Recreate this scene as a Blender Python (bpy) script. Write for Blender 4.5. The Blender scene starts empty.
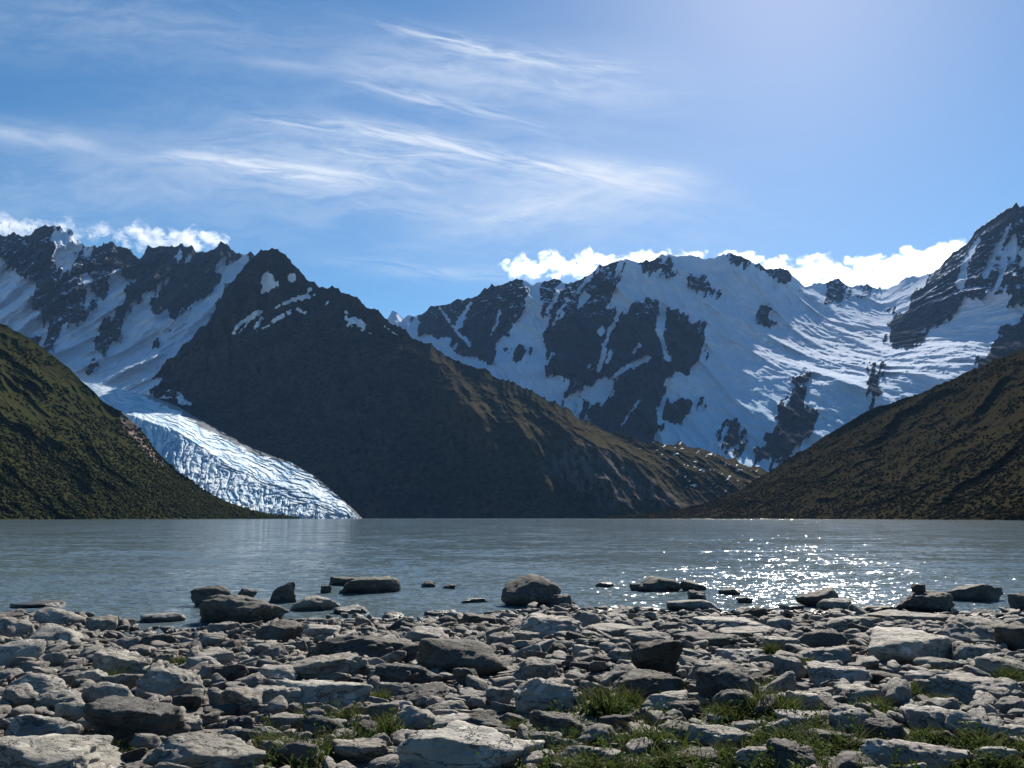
import bpy, bmesh, math, random
import numpy as np
from mathutils import Vector, Matrix

random.seed(7)
RNG = np.random.default_rng(11)
SC = bpy.context.scene
COL = SC.collection
R = math.radians

# ------------------------------------------------------------------ camera, sky, sun, exposure
FPX = 820.0                      # focal length in pixels of the 1024 wide frame
PITCH = R(9.27)
EYE = np.array([0.0, 0.0, 1.8])  # 1.8 m above the lake
cam_data = bpy.data.cameras.new('camera')
cam_data.sensor_width = 36.0
cam_data.lens = 36.0 * FPX / 1024.0
cam_data.clip_start = 0.1
cam_data.clip_end = 60000.0
cam = bpy.data.objects.new('camera', cam_data)
COL.objects.link(cam)
cam.location = EYE
cam.rotation_euler = (R(90) + PITCH, 0, 0)
SC.camera = cam

SUN_AZ = R(20.6)                 # to the right of straight ahead (+Y)
SUN_EL = R(37.0)
sun_dir = Vector((math.sin(SUN_AZ) * math.cos(SUN_EL), math.cos(SUN_AZ) * math.cos(SUN_EL), math.sin(SUN_EL)))
sun_data = bpy.data.lights.new('sun', 'SUN')
sun_data.energy = 5.0
sun_data.angle = R(0.53)
sun_data.color = (1.0, 0.92, 0.80)
sun = bpy.data.objects.new('sun', sun_data)
sun.rotation_euler = sun_dir.to_track_quat('Z', 'Y').to_euler()
sun.location = (0, 0, 50)
COL.objects.link(sun)

SC.view_settings.view_transform = 'Standard'
SC.view_settings.look = 'None'
SC.view_settings.gamma = 1.0
SC.view_settings.exposure = 1.0
SC.view_settings.use_curve_mapping = False
SC.render.engine = 'CYCLES'
SC.cycles.use_denoising = True
SC.cycles.max_bounces = 8
SC.cycles.diffuse_bounces = 3
SC.cycles.glossy_bounces = 3
SC.cycles.volume_bounces = 6
SC.cycles.transparent_max_bounces = 16
SC.cycles.sample_clamp_indirect = 6.0


def ray(px, py):
    """direction with unit forward (Y) component through a point of the photograph"""
    a = (np.asarray(px, float) - 512.0) / FPX
    b = (384.0 - np.asarray(py, float)) / FPX
    y = math.cos(PITCH) - b * math.sin(PITCH)
    z = math.sin(PITCH) + b * math.cos(PITCH)
    return a / y, z / y


def at(px, py, Y):
    u, w = ray(px, py)
    return EYE[0] + u * Y, Y, EYE[2] + w * Y


# ------------------------------------------------------------------ node helpers
class NT:
    def __init__(self, tree):
        self.t = tree

    def n(self, kind, **kw):
        nd = self.t.nodes.new(kind)
        for k, v in kw.items():
            if k.startswith('i_'):
                nd.inputs[k[2:].replace('_', ' ')].default_value = v
            else:
                setattr(nd, k, v)
        return nd

    def link(self, a, b):
        self.t.links.new(a, b)

    def val(self, x, sock):
        if isinstance(x, (int, float)):
            sock.default_value = x
        elif isinstance(x, (tuple, list)):
            sock.default_value = x
        else:
            self.link(x, sock)

    def m(self, op, a, b=0.0, c=0.0, clamp=False):
        nd = self.t.nodes.new('ShaderNodeMath')
        nd.operation = op
        nd.use_clamp = clamp
        self.val(a, nd.inputs[0]); self.val(b, nd.inputs[1]); self.val(c, nd.inputs[2])
        return nd.outputs[0]

    def mix(self, f, a, b, mode='MIX'):
        nd = self.t.nodes.new('ShaderNodeMix')
        nd.data_type = 'RGBA'
        nd.blend_type = mode
        self.val(f, nd.inputs[0]); self.val(a, nd.inputs[6]); self.val(b, nd.inputs[7])
        return nd.outputs[2]

    def noise(self, vec, scale, detail=4, rough=0.55, dist=0.0):
        nd = self.t.nodes.new('ShaderNodeTexNoise')
        nd.inputs['Scale'].default_value = scale
        nd.inputs['Detail'].default_value = detail
        nd.inputs['Roughness'].default_value = rough
        nd.inputs['Distortion'].default_value = dist
        self.link(vec, nd.inputs['Vector'])
        return nd.outputs['Fac']

    def ramp(self, f, lo, hi, a=0.0, b=1.0, smooth=True):
        nd = self.t.nodes.new('ShaderNodeMapRange')
        nd.interpolation_type = 'SMOOTHSTEP' if smooth else 'LINEAR'
        self.val(f, nd.inputs[0])
        for k, v in zip((1, 2, 3, 4), (lo, hi, a, b)):
            nd.inputs[k].default_value = v
        return nd.outputs[0]

    def mapping(self, vec, scale=(1, 1, 1), rot=(0, 0, 0), loc=(0, 0, 0)):
        nd = self.t.nodes.new('ShaderNodeMapping')
        nd.inputs['Scale'].default_value = scale
        nd.inputs['Rotation'].default_value = rot
        nd.inputs['Location'].default_value = loc
        self.link(vec, nd.inputs['Vector'])
        return nd.outputs[0]

    def comb(self, x, y, z):
        nd = self.t.nodes.new('ShaderNodeCombineXYZ')
        self.val(x, nd.inputs[0]); self.val(y, nd.inputs[1]); self.val(z, nd.inputs[2])
        return nd.outputs[0]


def rgb(r, g, b):
    return (r, g, b, 1.0)


def new_mat(name):
    m = bpy.data.materials.new(name)
    m.use_nodes = True
    nt = NT(m.node_tree)
    bsdf = m.node_tree.nodes['Principled BSDF']
    return m, nt, bsdf


def bump(nt, bsdf, h, strength, dist):
    b = nt.n('ShaderNodeBump')
    b.inputs['Strength'].default_value = strength
    b.inputs['Distance'].default_value = dist
    nt.link(h, b.inputs['Height'])
    nt.link(b.outputs[0], bsdf.inputs['Normal'])


# ------------------------------------------------------------------ world: Nishita sky with thin cirrus high up
world = bpy.data.worlds.new('World')
SC.world = world
world.use_nodes = True
W = NT(world.node_tree)
bg = world.node_tree.nodes['Background']
SKY_STRENGTH = 0.052
bg.inputs['Strength'].default_value = SKY_STRENGTH
sky = W.n('ShaderNodeTexSky', sky_type='NISHITA', sun_disc=False)
sky.sun_elevation = SUN_EL
sky.sun_rotation = SUN_AZ
sky.altitude = 900.0
sky.air_density = 1.0
sky.dust_density = 0.42
sky.ozone_density = 2.2
tc = W.n('ShaderNodeTexCoord')
sep = W.n('ShaderNodeSeparateXYZ')
W.link(tc.outputs['Generated'], sep.inputs[0])
yy = W.m('MAXIMUM', sep.outputs[1], 0.02)
U = W.m('DIVIDE', sep.outputs[0], yy)
V = W.m('DIVIDE', sep.outputs[2], yy)
front = W.ramp(sep.outputs[1], 0.05, 0.3)


def wisp(p0, p1, width, strength, seed, along=1.0, veil=False, bend=0.0):
    """one streak of cirrus between two directions of the sky"""
    u0, w0 = (float(k) for k in ray(*p0)); u1, w1 = (float(k) for k in ray(*p1))
    cu, cw = (u0 + u1) / 2, (w0 + w1) / 2
    L = math.hypot(u1 - u0, w1 - w0) / 2
    th = math.atan2(w1 - w0, u1 - u0)
    wd = width / FPX
    du = W.m('SUBTRACT', U, cu); dw = W.m('SUBTRACT', V, cw)
    a = W.m('ADD', W.m('MULTIPLY', du, math.cos(th)), W.m('MULTIPLY', dw, math.sin(th)))
    b = W.m('SUBTRACT', W.m('MULTIPLY', dw, math.cos(th)), W.m('MULTIPLY', du, math.sin(th)))
    vec0 = W.comb(W.m('MULTIPLY', a, 6.0), W.m('MULTIPLY', b, 10.0), seed)
    wob = W.m('SUBTRACT', W.noise(vec0, 1.0, 3), 0.5)
    b2 = W.m('ADD', b, W.m('MULTIPLY', wob, (1.0 if veil else 1.7) * wd))
    if bend:
        aa = W.m('DIVIDE', a, L)
        b2 = W.m('ADD', b2, W.m('MULTIPLY', W.m('MULTIPLY', aa, aa), bend / FPX))
    e = W.m('ADD', W.m('POWER', W.m('ABSOLUTE', W.m('DIVIDE', a, L * 1.05)), 3.0),
            W.m('POWER', W.m('ABSOLUTE', W.m('DIVIDE', b2, wd)), 1.6))
    g = W.m('EXPONENT', W.m('MULTIPLY', e, -1.0))
    vec = W.comb(W.m('MULTIPLY', a, 9.0 * along), W.m('MULTIPLY', b2, 85.0 if not veil else 40.0), seed + 3.7)
    st = W.noise(vec, 1.0, 9, 0.66, 0.5)
    st = W.ramp(st, 0.36, 0.66)
    if veil:
        st = W.m('ADD', W.m('MULTIPLY', st, 0.6), 0.4)
    return W.m('MULTIPLY', W.m('MULTIPLY', g, st), strength)


WISPS = [
    ((400, 34), (625, 74), 8, 0.95, 1.1, 1.0, False, -4),
    ((340, 60), (660, 88), 36, 0.55, 2.3, 1.0, True, 0),
    ((365, 84), (530, 126), 7, 0.7, 3.9, 1.0, False, 0),
    ((265, 117), (480, 152), 9, 0.8, 5.2, 1.0, False, 3),
    ((375, 130), (655, 192), 9, 1.25, 6.6, 1.0, False, -3),
    ((330, 150), (480, 160), 14, 0.6, 6.9, 1.0, False, 0),
    ((165, 152), (395, 184), 8, 1.1, 7.4, 1.0, False, 2),
    ((230, 168), (350, 180), 9, 0.85, 8.8, 1.0, False, 0),
    ((140, 150), (700, 215), 62, 0.50, 9.5, 1.0, True, 0),
    ((560, 165), (695, 182), 18, 0.85, 10.7, 1.0, True, 0),
    ((430, 225), (650, 190), 26, 0.6, 12.9, 1.0, True, 0),
    ((-60, 120), (110, 150), 13, 0.50, 14.1, 1.0, True, 0),
    ((-80, 10), (330, 40), 44, 0.24, 15.2, 1.0, True, 0),
    ((-90, 190), (260, 185), 50, 0.26, 15.9, 1.0, True, 0),
    ((340, 262), (520, 280), 9, 0.35, 16.4, 1.0, False, 0),
    ((250, 60), (380, 72), 8, 0.26, 18.3, 1.0, True, 0),
]
cov = None
for w_ in WISPS:
    k = wisp(*w_)
    cov = k if cov is None else W.m('ADD', cov, W.m('MULTIPLY', k, W.m('SUBTRACT', 1.0, cov, clamp=True)))
cov = W.m('MULTIPLY', W.m('MINIMUM', cov, 0.92), front)
hsv = W.n('ShaderNodeHueSaturation')
hsv.inputs['Saturation'].default_value = 1.32
hsv.inputs['Value'].default_value = 1.1
hsv.inputs['Hue'].default_value = 0.495
W.link(sky.outputs[0], hsv.inputs['Color'])
CIRRUS = rgb(8.0, 8.7, 9.8)
sky_col = W.mix(cov, hsv.outputs[0], CIRRUS)
W.link(sky_col, bg.inputs['Color'])


# ------------------------------------------------------------------ numeric noise
_P = np.random.default_rng(5).permutation(256)
_P = np.concatenate([_P, _P, _P])
_G = np.random.default_rng(6).normal(size=(256, 3))
_G /= np.linalg.norm(_G, axis=1)[:, None]


def perlin(x, y, z):
    x, y, z = np.broadcast_arrays(np.asarray(x, float), np.asarray(y, float), np.asarray(z, float))
    xi, yi, zi = np.floor(x).astype(int), np.floor(y).astype(int), np.floor(z).astype(int)
    xf, yf, zf = x - xi, y - yi, z - zi
    xi &= 255; yi &= 255; zi &= 255
    u, v, w = (t * t * t * (t * (t * 6 - 15) + 10) for t in (xf, yf, zf))
    def g(dx, dy, dz):
        gr = _G[_P[_P[_P[xi + dx] + yi + dy] + zi + dz]]
        return gr[..., 0] * (xf - dx) + gr[..., 1] * (yf - dy) + gr[..., 2] * (zf - dz)
    l = lambda a, b, t: a + t * (b - a)
    return l(l(l(g(0, 0, 0), g(1, 0, 0), u), l(g(0, 1, 0), g(1, 1, 0), u), v),
             l(l(g(0, 0, 1), g(1, 0, 1), u), l(g(0, 1, 1), g(1, 1, 1), u), v), w) * 1.5


def fbm(x, y, z, octv=5, gain=0.5, lac=2.03):
    s, a = 0, 1.0
    for k in range(octv):
        s = s + a * perlin(x + 17.3 * k, y - 9.1 * k, z + 4.7 * k)
        x, y, z = x * lac, y * lac, z * lac
        a *= gain
    return s


def ridged(x, y, z, octv=5, gain=0.5, lac=2.03):
    s, a, wgt = 0, 1.0, 1.0
    for k in range(octv):
        n = 1.0 - np.abs(perlin(x + 31.3 * k, y + 11.1 * k, z + 2.7 * k)) * 1.6
        n = np.clip(n, 0, 1) ** 2
        s = s + a * n * wgt
        wgt = np.clip(n * 1.6, 0.25, 1)
        x, y, z = x * lac, y * lac, z * lac
        a *= gain
    return s


def sstep(x, a, b):
    t = np.clip((x - a) / (b - a), 0, 1)
    return t * t * (3 - 2 * t)


def blur(m, r, axis=None):
    for ax in ((0, 1) if axis is None else (axis,)):
        for _ in range(2):
            pad = [(0, 0), (0, 0)]; pad[ax] = (r + 1, r)
            c = np.cumsum(np.pad(m, pad, mode='edge'), axis=ax)
            n = m.shape[ax]
            hi = np.take(c, np.arange(2 * r + 1, 2 * r + 1 + n), axis=ax)
            lo = np.take(c, np.arange(0, n), axis=ax)
            m = (hi - lo) / (2 * r + 1)
    return m


def inside(poly, X, Y):
    p = np.asarray(poly, float)
    r = np.zeros(X.shape, bool)
    j = len(p) - 1
    for i in range(len(p)):
        (x0, y0), (x1, y1) = p[i], p[j]
        if y0 != y1:
            r ^= ((y0 > Y) != (y1 > Y)) & (X < (x1 - x0) * (Y - y0) / (y1 - y0) + x0)
        j = i
    return r


# ------------------------------------------------------------------ object helpers
def mesh_from(name, V_, faces, mats, smooth=True):
    """faces: integer array (n,3) or (n,4)"""
    me = bpy.data.meshes.new(name)
    V_ = np.asarray(V_, np.float32); faces = np.asarray(faces, np.int32)
    k = faces.shape[1]
    me.vertices.add(len(V_)); me.vertices.foreach_set('co', V_.ravel())
    me.loops.add(faces.size); me.loops.foreach_set('vertex_index', faces.ravel())
    me.polygons.add(len(faces))
    me.polygons.foreach_set('loop_start', np.arange(0, faces.size, k, dtype=np.int32))
    me.polygons.foreach_set('loop_total', np.full(len(faces), k, np.int32))
    me.polygons.foreach_set('use_smooth', np.full(len(faces), smooth, bool))
    me.update(calc_edges=True)
    for m in (mats if isinstance(mats, (list, tuple)) else [mats]):
        me.materials.append(m)
    return me


def attr(me, name, data):
    a = me.attributes.new(name, 'FLOAT', 'POINT')
    a.data.foreach_set('value', np.asarray(data, np.float32).ravel())


def put(name, me, loc=(0, 0, 0), rotz=0.0):
    o = bpy.data.objects.new(name, me)
    o.location = loc
    o.rotation_euler = (0, 0, rotz)
    COL.objects.link(o)
    return o


def tag(o, label=None, cat=None, group=None, kind=None):
    if label: o['label'] = label
    if cat: o['category'] = cat
    if group: o['group'] = group
    if kind: o['kind'] = kind
    return o


def grid_faces(nr, nc):
    i = np.arange(nr - 1)[:, None] * nc + np.arange(nc - 1)[None, :]
    return np.stack([i, i + 1, i + nc + 1, i + nc], -1).reshape(-1, 4)


# ------------------------------------------------------------------ terrain: lofts between traced contour lines, each at its own distance
def loft(cols, rows, nv, jag=0.0, jag_scale=60.0, seed=0.0, smooth=6):
    """cols: sampled columns (bearings). rows: list of (line [(px,py)...], depth [(px,Y)...]); first is the crest.
    Returns grids X,Y,Z (nv x nc) plus the bearing grids PX,PY"""
    nc = len(cols)
    ys, ds = [], []
    for line, dep in rows:
        l = np.asarray(line, float); d = np.asarray(dep, float)
        ys.append(np.interp(cols, l[:, 0], l[:, 1]))
        ds.append(np.interp(cols, d[:, 0], d[:, 1]))
    ys, ds = np.array(ys), np.array(ds)
    for k in range(1, len(ys)):
        ys[k] = np.maximum(ys[k], ys[k - 1] + 1.0)
    t = np.linspace(0, len(rows) - 1, nv)
    i0 = np.minimum(t.astype(int), len(rows) - 2)
    f = (t - i0)[:, None]
    PY = ys[i0] * (1 - f) + ys[i0 + 1] * f
    D = ds[i0] * (1 - f) + ds[i0 + 1] * f
    if smooth:
        Ds = blur(D, smooth, 0)
        D = Ds
    PX = np.broadcast_to(cols, PY.shape).copy()
    if jag:
        j = jag * (ridged(cols / jag_scale * 4, seed, 0.3, 5, 0.6) - 0.8)
        fade = np.clip(1 - t / 0.6, 0, 1)[:, None] ** 1.5
        PY = PY - j[None, :] * fade
    return PX, PY, D


def build_terrain(name, PX, PY, D, mat, back=((260, 190), (900, 700), (2200, 1700)), attrs=None):
    X, Y, Z = at(PX, PY, D)
    # the far side of the crest falls away behind
    rx, ry, rz = [], [], []
    for dy, drop in reversed(back):
        s = (Y[0] + dy) / Y[0]
        rough = 1 + 0.25 * perlin(X[0] / 300.0, dy / 200.0, 0.5)
        rx.append(X[0] * s); ry.append(Y[0] + dy); rz.append(np.maximum(Z[0] - drop * rough, -6.0))
    X = np.vstack([np.array(rx), X]); Y = np.vstack([np.array(ry), Y]); Z = np.vstack([np.array(rz), Z])
    nb = len(back)
    V_ = np.stack([X, Y, Z], -1).reshape(-1, 3)
    f = grid_faces(*X.shape)[:, ::-1]
    me = mesh_from(name, V_, f, mat)
    for k, a in (attrs or {}).items():
        a = np.vstack([np.repeat(a[:1], nb, 0), a])
        attr(me, k, a)
    return put(name, me)


def patch_field(PX, PY, polys, warp=4.0, r=2, seed=0.0, noise=0.9, nscale=9.0):
    wx = fbm(PX / 13.0, PY / 13.0, seed, 4) * warp
    wy = fbm(PX / 13.0, PY / 13.0, seed + 7.7, 4) * warp
    m = np.zeros(PX.shape)
    for p in polys:
        m = np.maximum(m, inside(p, PX + wx, PY + wy).astype(float))
    m = blur(m, r)
    n = 0.7 * fbm(PX / nscale / 1.5, PY / nscale / 1.5, seed + 3.1, 4, 0.55) + 1.1 * fbm((PX + 0.35 * PY) / 6.0, (PY - 0.3 * PX) / 26.0, seed + 8.4, 4, 0.55)
    return sstep(m + noise * n * 0.62 * np.clip(6.0 * m * (1 - m), 0, 1), 0.38, 0.62)


# --- materials of the mountains
def coords(nt, scale=1.0):
    g = nt.n('ShaderNodeNewGeometry')
    return g.outputs['Position'], g


def attr_node(nt, name):
    a = nt.n('ShaderNodeAttribute', attribute_name=name)
    return a.outputs['Fac']


def alpine_mat(name, rock_a, rock_b, snow=(0.62, 0.69, 0.80)):
    m, nt, b = new_mat(name)
    pos, _ = coords(nt)
    s = attr_node(nt, 'snow')
    n1 = nt.noise(pos, 0.012, 6, 0.6)
    n2 = nt.noise(nt.mapping(pos, (1, 1, 2.2)), 0.05, 6, 0.65)
    rock = nt.mix(nt.ramp(n1, 0.35, 0.65), rgb(*rock_a), rgb(*rock_b))
    rock = nt.mix(nt.ramp(n2, 0.40, 0.75), rock, rgb(*(k * 0.55 for k in rock_a)))
    gn = nt.n('ShaderNodeSeparateXYZ'); nt.link(_.outputs['Normal'], gn.inputs[0])
    led = nt.m('MULTIPLY', nt.m('SUBTRACT', gn.outputs[2], 0.62), 0.9)     # snow lies on the ledges
    n5 = nt.noise(nt.mapping(pos, (1, 1, 0.6)), 0.028, 7, 0.72)
    inv = nt.m('SUBTRACT', 1.0, s)
    wgt = nt.m('ADD', 0.22, nt.m('MULTIPLY', nt.m('MULTIPLY', s, inv), 3.4))
    nn = nt.m('ADD', nt.m('MULTIPLY', nt.m('SUBTRACT', n2, 0.5), 0.9), nt.m('MULTIPLY', nt.m('SUBTRACT', n5, 0.49), 1.0))
    f = nt.m('ADD', s, nt.m('MULTIPLY', nn, wgt))
    dust = nt.m('MULTIPLY', nt.ramp(nt.m('ADD', led, nt.m('MULTIPLY', nt.m('SUBTRACT', n5, 0.5), 2.2)), -0.08, 0.5), attr_node(nt, 'dust'))
    f = nt.m('ADD', f, nt.m('MULTIPLY', nt.m('MULTIPLY', dust, inv), 1.1))
    f = nt.ramp(f, 0.40, 0.60)
    ice = attr_node(nt, 'ice')
    sn = nt.mix(nt.m('MULTIPLY', ice, 0.8), rgb(*snow), rgb(0.44, 0.60, 0.73))
    sn = nt.mix(nt.m('MULTIPLY', nt.ramp(n1, 0.45, 0.75), 0.35), sn, rgb(0.48, 0.56, 0.68))
    nt.link(nt.mix(f, rock, sn), b.inputs['Base Color'])
    b.inputs['Roughness'].default_value = 0.85
    b.inputs['Specular IOR Level'].default_value = 0.0
    bump(nt, b, n2, 0.6, 14.0)
    return m


# --- the snow-covered massif across the lake, right of the middle
MASSIF_CREST = [(380, 330), (393, 308), (403, 318), (421, 313), (435, 306), (456, 300), (470, 300), (481, 293), (498, 284), (509, 282), (516, 277),
                (526, 279), (532, 283), (544, 281), (558, 281), (568, 283), (583, 277), (600, 267), (614, 260), (632, 260), (649, 262),
                (663, 256), (684, 254), (701, 257), (717, 257), (731, 255), (748, 262), (766, 269), (780, 266), (798, 280), (805, 286),
                (819, 282), (836, 280), (850, 285), (871, 287), (882, 290), (903, 281), (931, 273), (945, 262), (970, 239), (984, 225),
                (1001, 213), (1012, 208), (1016, 201), (1020, 207), (1034, 203), (1060, 188), (1090, 200), (1130, 190)]
R_POLYS = [
    [(417, 308), (456, 292), (498, 274), (516, 268), (527, 280), (528, 290), (520, 321), (505, 332), (498, 360), (481, 360), (456, 346), (442, 336), (428, 339), (415, 330)],
    [(511, 351), (526, 339), (532, 350), (526, 367), (512, 371)],
    [(542, 321), (565, 311), (593, 299), (600, 264), (618, 252), (618, 279), (611, 314), (604, 332), (597, 364), (586, 381), (572, 388), (565, 378), (551, 381), (546, 371), (551, 350), (542, 346)],
    [(542, 270), (575, 270), (590, 268), (600, 280), (575, 300), (548, 318), (536, 300)],
    [(604, 339), (618, 314), (632, 304), (646, 297), (678, 311), (681, 332), (656, 328), (653, 346), (663, 364), (692, 364), (678, 371), (663, 385), (656, 413), (663, 437), (640, 446), (621, 430), (607, 406), (618, 385), (639, 367), (646, 360), (621, 371), (600, 385), (593, 392), (586, 385), (600, 364)],
    [(664, 302), (680, 311), (682, 324), (706, 338), (703, 359), (689, 373), (671, 373), (660, 382), (655, 350)],
    [(664, 401), (692, 401), (685, 415), (675, 425), (664, 429)],
    [(722, 422), (741, 429), (743, 440), (734, 452), (720, 443)],
    [(808, 366), (805, 380), (803, 401), (815, 411), (817, 433), (798, 450), (784, 465), (752, 465), (769, 433), (780, 408), (791, 394), (798, 373)],
    [(690, 278), (710, 281), (717, 292), (703, 295), (692, 287)],
    [(758, 308), (766, 305), (774, 309), (775, 318), (767, 325), (758, 321)],
    [(720, 250), (748, 254), (766, 261), (786, 260), (803, 286), (790, 284), (770, 277), (745, 269)],
    [(634, 254), (664, 252), (672, 266), (655, 274), (640, 268)],
    [(822, 276), (836, 272), (850, 284), (847, 299), (829, 304), (824, 295)],
    [(860, 280), (875, 282), (872, 296), (862, 294)],
    [(664, 266), (678, 269), (678, 278), (664, 278)],
    [(699, 317), (708, 322), (706, 334), (697, 332)],
    [(873, 362), (882, 362), (885, 373), (878, 382), (873, 408), (868, 408), (871, 384)],  # a crevasse in the ice, its shade painted in rock colour
    [(1019, 195), (1001, 205), (970, 230), (945, 256), (931, 278), (910, 299), (885, 320), (889, 345), (903, 352), (931, 331), (949, 320), (956, 306), (963, 295), (987, 306), (1001, 274), (991, 260), (1008, 246), (1040, 232), (1140, 230), (1140, 190)],
    [(1008, 253), (1024, 262), (1040, 300), (1012, 306), (1003, 290)],
    [(1050, 300), (1012, 320), (1001, 338), (984, 348), (974, 372), (1060, 370), (1140, 330), (1140, 290)],
    [(560, 398), (600, 402), (640, 440), (700, 456), (700, 462), (610, 450)],
    [(690, 395), (704, 400), (700, 410), (688, 410)],
]
LIT_ICE = [(735, 336), (800, 322), (860, 322), (900, 350), (985, 356), (985, 372), (900, 400), (860, 430), (815, 430), (800, 360), (745, 350)]
cols = np.arange(378, 1131, 0.9)
mas_rows = [
    (MASSIF_CREST, [(378, 6300), (520, 5600), (640, 5700), (740, 6100), (830, 6900), (880, 6800), (930, 5700), (1016, 4800), (1130, 4700)]),
    ([(378, 345), (520, 320), (640, 305), (740, 305), (830, 315), (890, 325), (960, 290), (1130, 270)],
     [(378, 5900), (520, 5250), (640, 5350), (740, 5600), (830, 6250), (880, 5900), (930, 5200), (1016, 4400), (1130, 4300)]),
    ([(378, 360), (520, 350), (640, 340), (740, 340), (830, 338), (890, 340), (960, 330), (1130, 320)],
     [(378, 5500), (520, 5000), (640, 5050), (740, 5250), (830, 5650), (880, 5500), (930, 4950), (1016, 4150), (1130, 4050)]),
    ([(378, 390), (520, 380), (640, 380), (740, 375), (830, 382), (890, 380), (960, 365), (1130, 360)],
     [(378, 5000), (520, 4650), (640, 4700), (740, 4800), (830, 4350), (880, 4250), (930, 4150), (1016, 3900), (1130, 3800)]),
    ([(378, 450), (640, 442), (740, 440), (830, 430), (890, 420), (960, 420), (1130, 420)],
     [(378, 4300), (520, 4200), (640, 4200), (740, 4250), (830, 3980), (880, 3880), (930, 3750), (1016, 3500), (1130, 3400)]),
    ([(378, 522), (1130, 522)],
     [(378, 3500), (640, 3300), (830, 3300), (1130, 3000)]),
]
PX, PY, D = loft(cols, mas_rows, 330, jag=3.2, jag_scale=90, seed=4.0, smooth=9)
rock = patch_field(PX, PY, R_POLYS, 8.0, 5, 1.0, 1.15, 8.0)
snow = 1 - rock


def gully(PX, PY, pts, w0, w1, seed):
    """a narrow snow couloir along a line on the face"""
    best = np.full(PX.shape, 99.0)
    wob = 2.2 * fbm(PX / 11.0, PY / 11.0, seed, 3)
    n = len(pts) - 1
    for i in range(n):
        (xa, ya), (xb, yb) = pts[i], pts[i + 1]
        dx, dy = xb - xa, yb - ya
        t = np.clip(((PX - xa) * dx + (PY - ya) * dy) / (dx * dx + dy * dy), 0, 1)
        w = w0 + (w1 - w0) * (i + t) / n
        best = np.minimum(best, np.hypot(PX + wob - xa - t * dx, PY - ya - t * dy) - w)
    return 1 - sstep(best + 1.5 * fbm(PX / 4.0, PY / 5.0, seed, 3), -0.8, 0.9)


for k, (pts, w0, w1) in enumerate([
        ([(640, 268), (620, 310), (608, 335), (598, 366)], 3.0, 1.2), ([(648, 358), (622, 370), (604, 386)], 3.0, 1.6), ([(533, 284), (538, 320), (541, 372), (548, 398)], 4.5, 4.0),
        ([(664, 298), (660, 330), (668, 360)], 4.0, 2.0), ([(566, 300), (552, 325)], 2.0, 0.6), ([(590, 275), (574, 296)], 3.0, 1.0), ([(566, 274), (556, 296), (547, 312)], 3.0, 1.2),
        ([(470, 303), (456, 330)], 1.5, 2.2), ([(500, 312), (492, 335)], 1.8, 0.8), ([(440, 308), (452, 325), (470, 345)], 1.2, 1.6), ([(640, 400), (622, 425)], 1.2, 0.8),
        ([(610, 352), (606, 362)], 2.2, 1.2), ([(640, 345), (634, 352)], 2.0, 1.0), ([(978, 240), (966, 262), (960, 285)], 2.5, 4.0), ([(1010, 225), (996, 250), (985, 275)], 1.5, 3.5)]):
    snow = np.maximum(snow, gully(PX, PY, pts, w0, w1, 40.0 + k))
rock = 1 - snow
X, Y, Z = at(PX, PY, D)
rib = ridged(X / 330.0 + Z / 900.0, Z / 900.0, Y / 2600.0, 6, 0.55)
fine = ridged(X / 90.0, Z / 150.0, Y / 400.0, 5, 0.6)
crv = 0.8 * fbm(X / 120.0 + 0.4 * Z / 100, Z / 85.0, Y / 260.0, 5, 0.6) + 0.9 * fbm(X / 420.0, Z / 260.0, 3.3, 3, 0.5)
edge = np.clip(np.linspace(0, 1, D.shape[0]) * 14, 0.12, 1)[:, None]
lit = blur(inside(LIT_ICE, PX, PY).astype(float), 9)
D = D - edge * ((rib - 0.9) * 90 + rock * ((fine - 0.7) * 62 + 18) + snow * (0.7 + 0.9 * lit) * crv * 27)
ice = sstep(PY + 18 * fbm(PX / 40, PY / 30, 2.2, 3), 365, 430) * snow
massif_mat = alpine_mat('alpine_rock_and_snow', (0.040, 0.042, 0.050), (0.062, 0.062, 0.070))
massif = build_terrain('mountain', PX, PY, D, massif_mat, attrs={'snow': snow, 'ice': ice, 'dust': np.clip(sstep(-PY, -345, -255) * 0.8 + 0.30, 0, 1)})
tag(massif, 'broad snow and ice covered mountain massif across the lake', 'mountain', kind='structure')

# --- the jagged peaks behind the glacier on the left
LEFT_CREST = [(-90, 262), (-40, 240), (0, 234), (21, 236), (35, 230), (49, 226), (56, 227), (65, 234), (68, 230), (76, 238), (91, 248), (105, 248), (112, 245), (127, 250),
              (139, 257), (148, 248), (158, 244), (172, 246), (181, 243), (192, 249), (202, 253), (211, 248), (220, 244), (228, 248), (243, 253), (260, 256), (300, 275), (330, 300)]
S_POLYS = [
    [(-90, 270), (0, 258), (18, 271), (32, 281), (35, 306), (44, 310), (46, 345), (0, 330), (-90, 330)],
    [(49, 222), (56, 224), (65, 230), (91, 246), (92, 252), (77, 257), (72, 271), (67, 287), (63, 285), (58, 257), (50, 236)],
    [(116, 271), (134, 274), (121, 295), (112, 313), (105, 320), (98, 345), (98, 362), (74, 366), (53, 355), (47, 346), (63, 332), (88, 317), (102, 299), (105, 281)],
    [(80, 274), (90, 272), (98, 298), (90, 304), (84, 290)],
    [(165, 276), (169, 281), (155, 295), (141, 306), (169, 310), (172, 320), (155, 341), (151, 359), (139, 380), (125, 395), (85, 390), (98, 366), (120, 338), (130, 313), (144, 295)],
    [(246, 253), (254, 260), (236, 285), (215, 300), (210, 322), (194, 345), (160, 372), (145, 392), (120, 395), (134, 380), (151, 355), (169, 331), (183, 310), (211, 292), (225, 280), (214, 273), (225, 260)],
    [(178, 252), (186, 250), (188, 258), (180, 263)],
    [(48, 348), (75, 366), (125, 372), (150, 385), (150, 400), (60, 400)],
]
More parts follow.
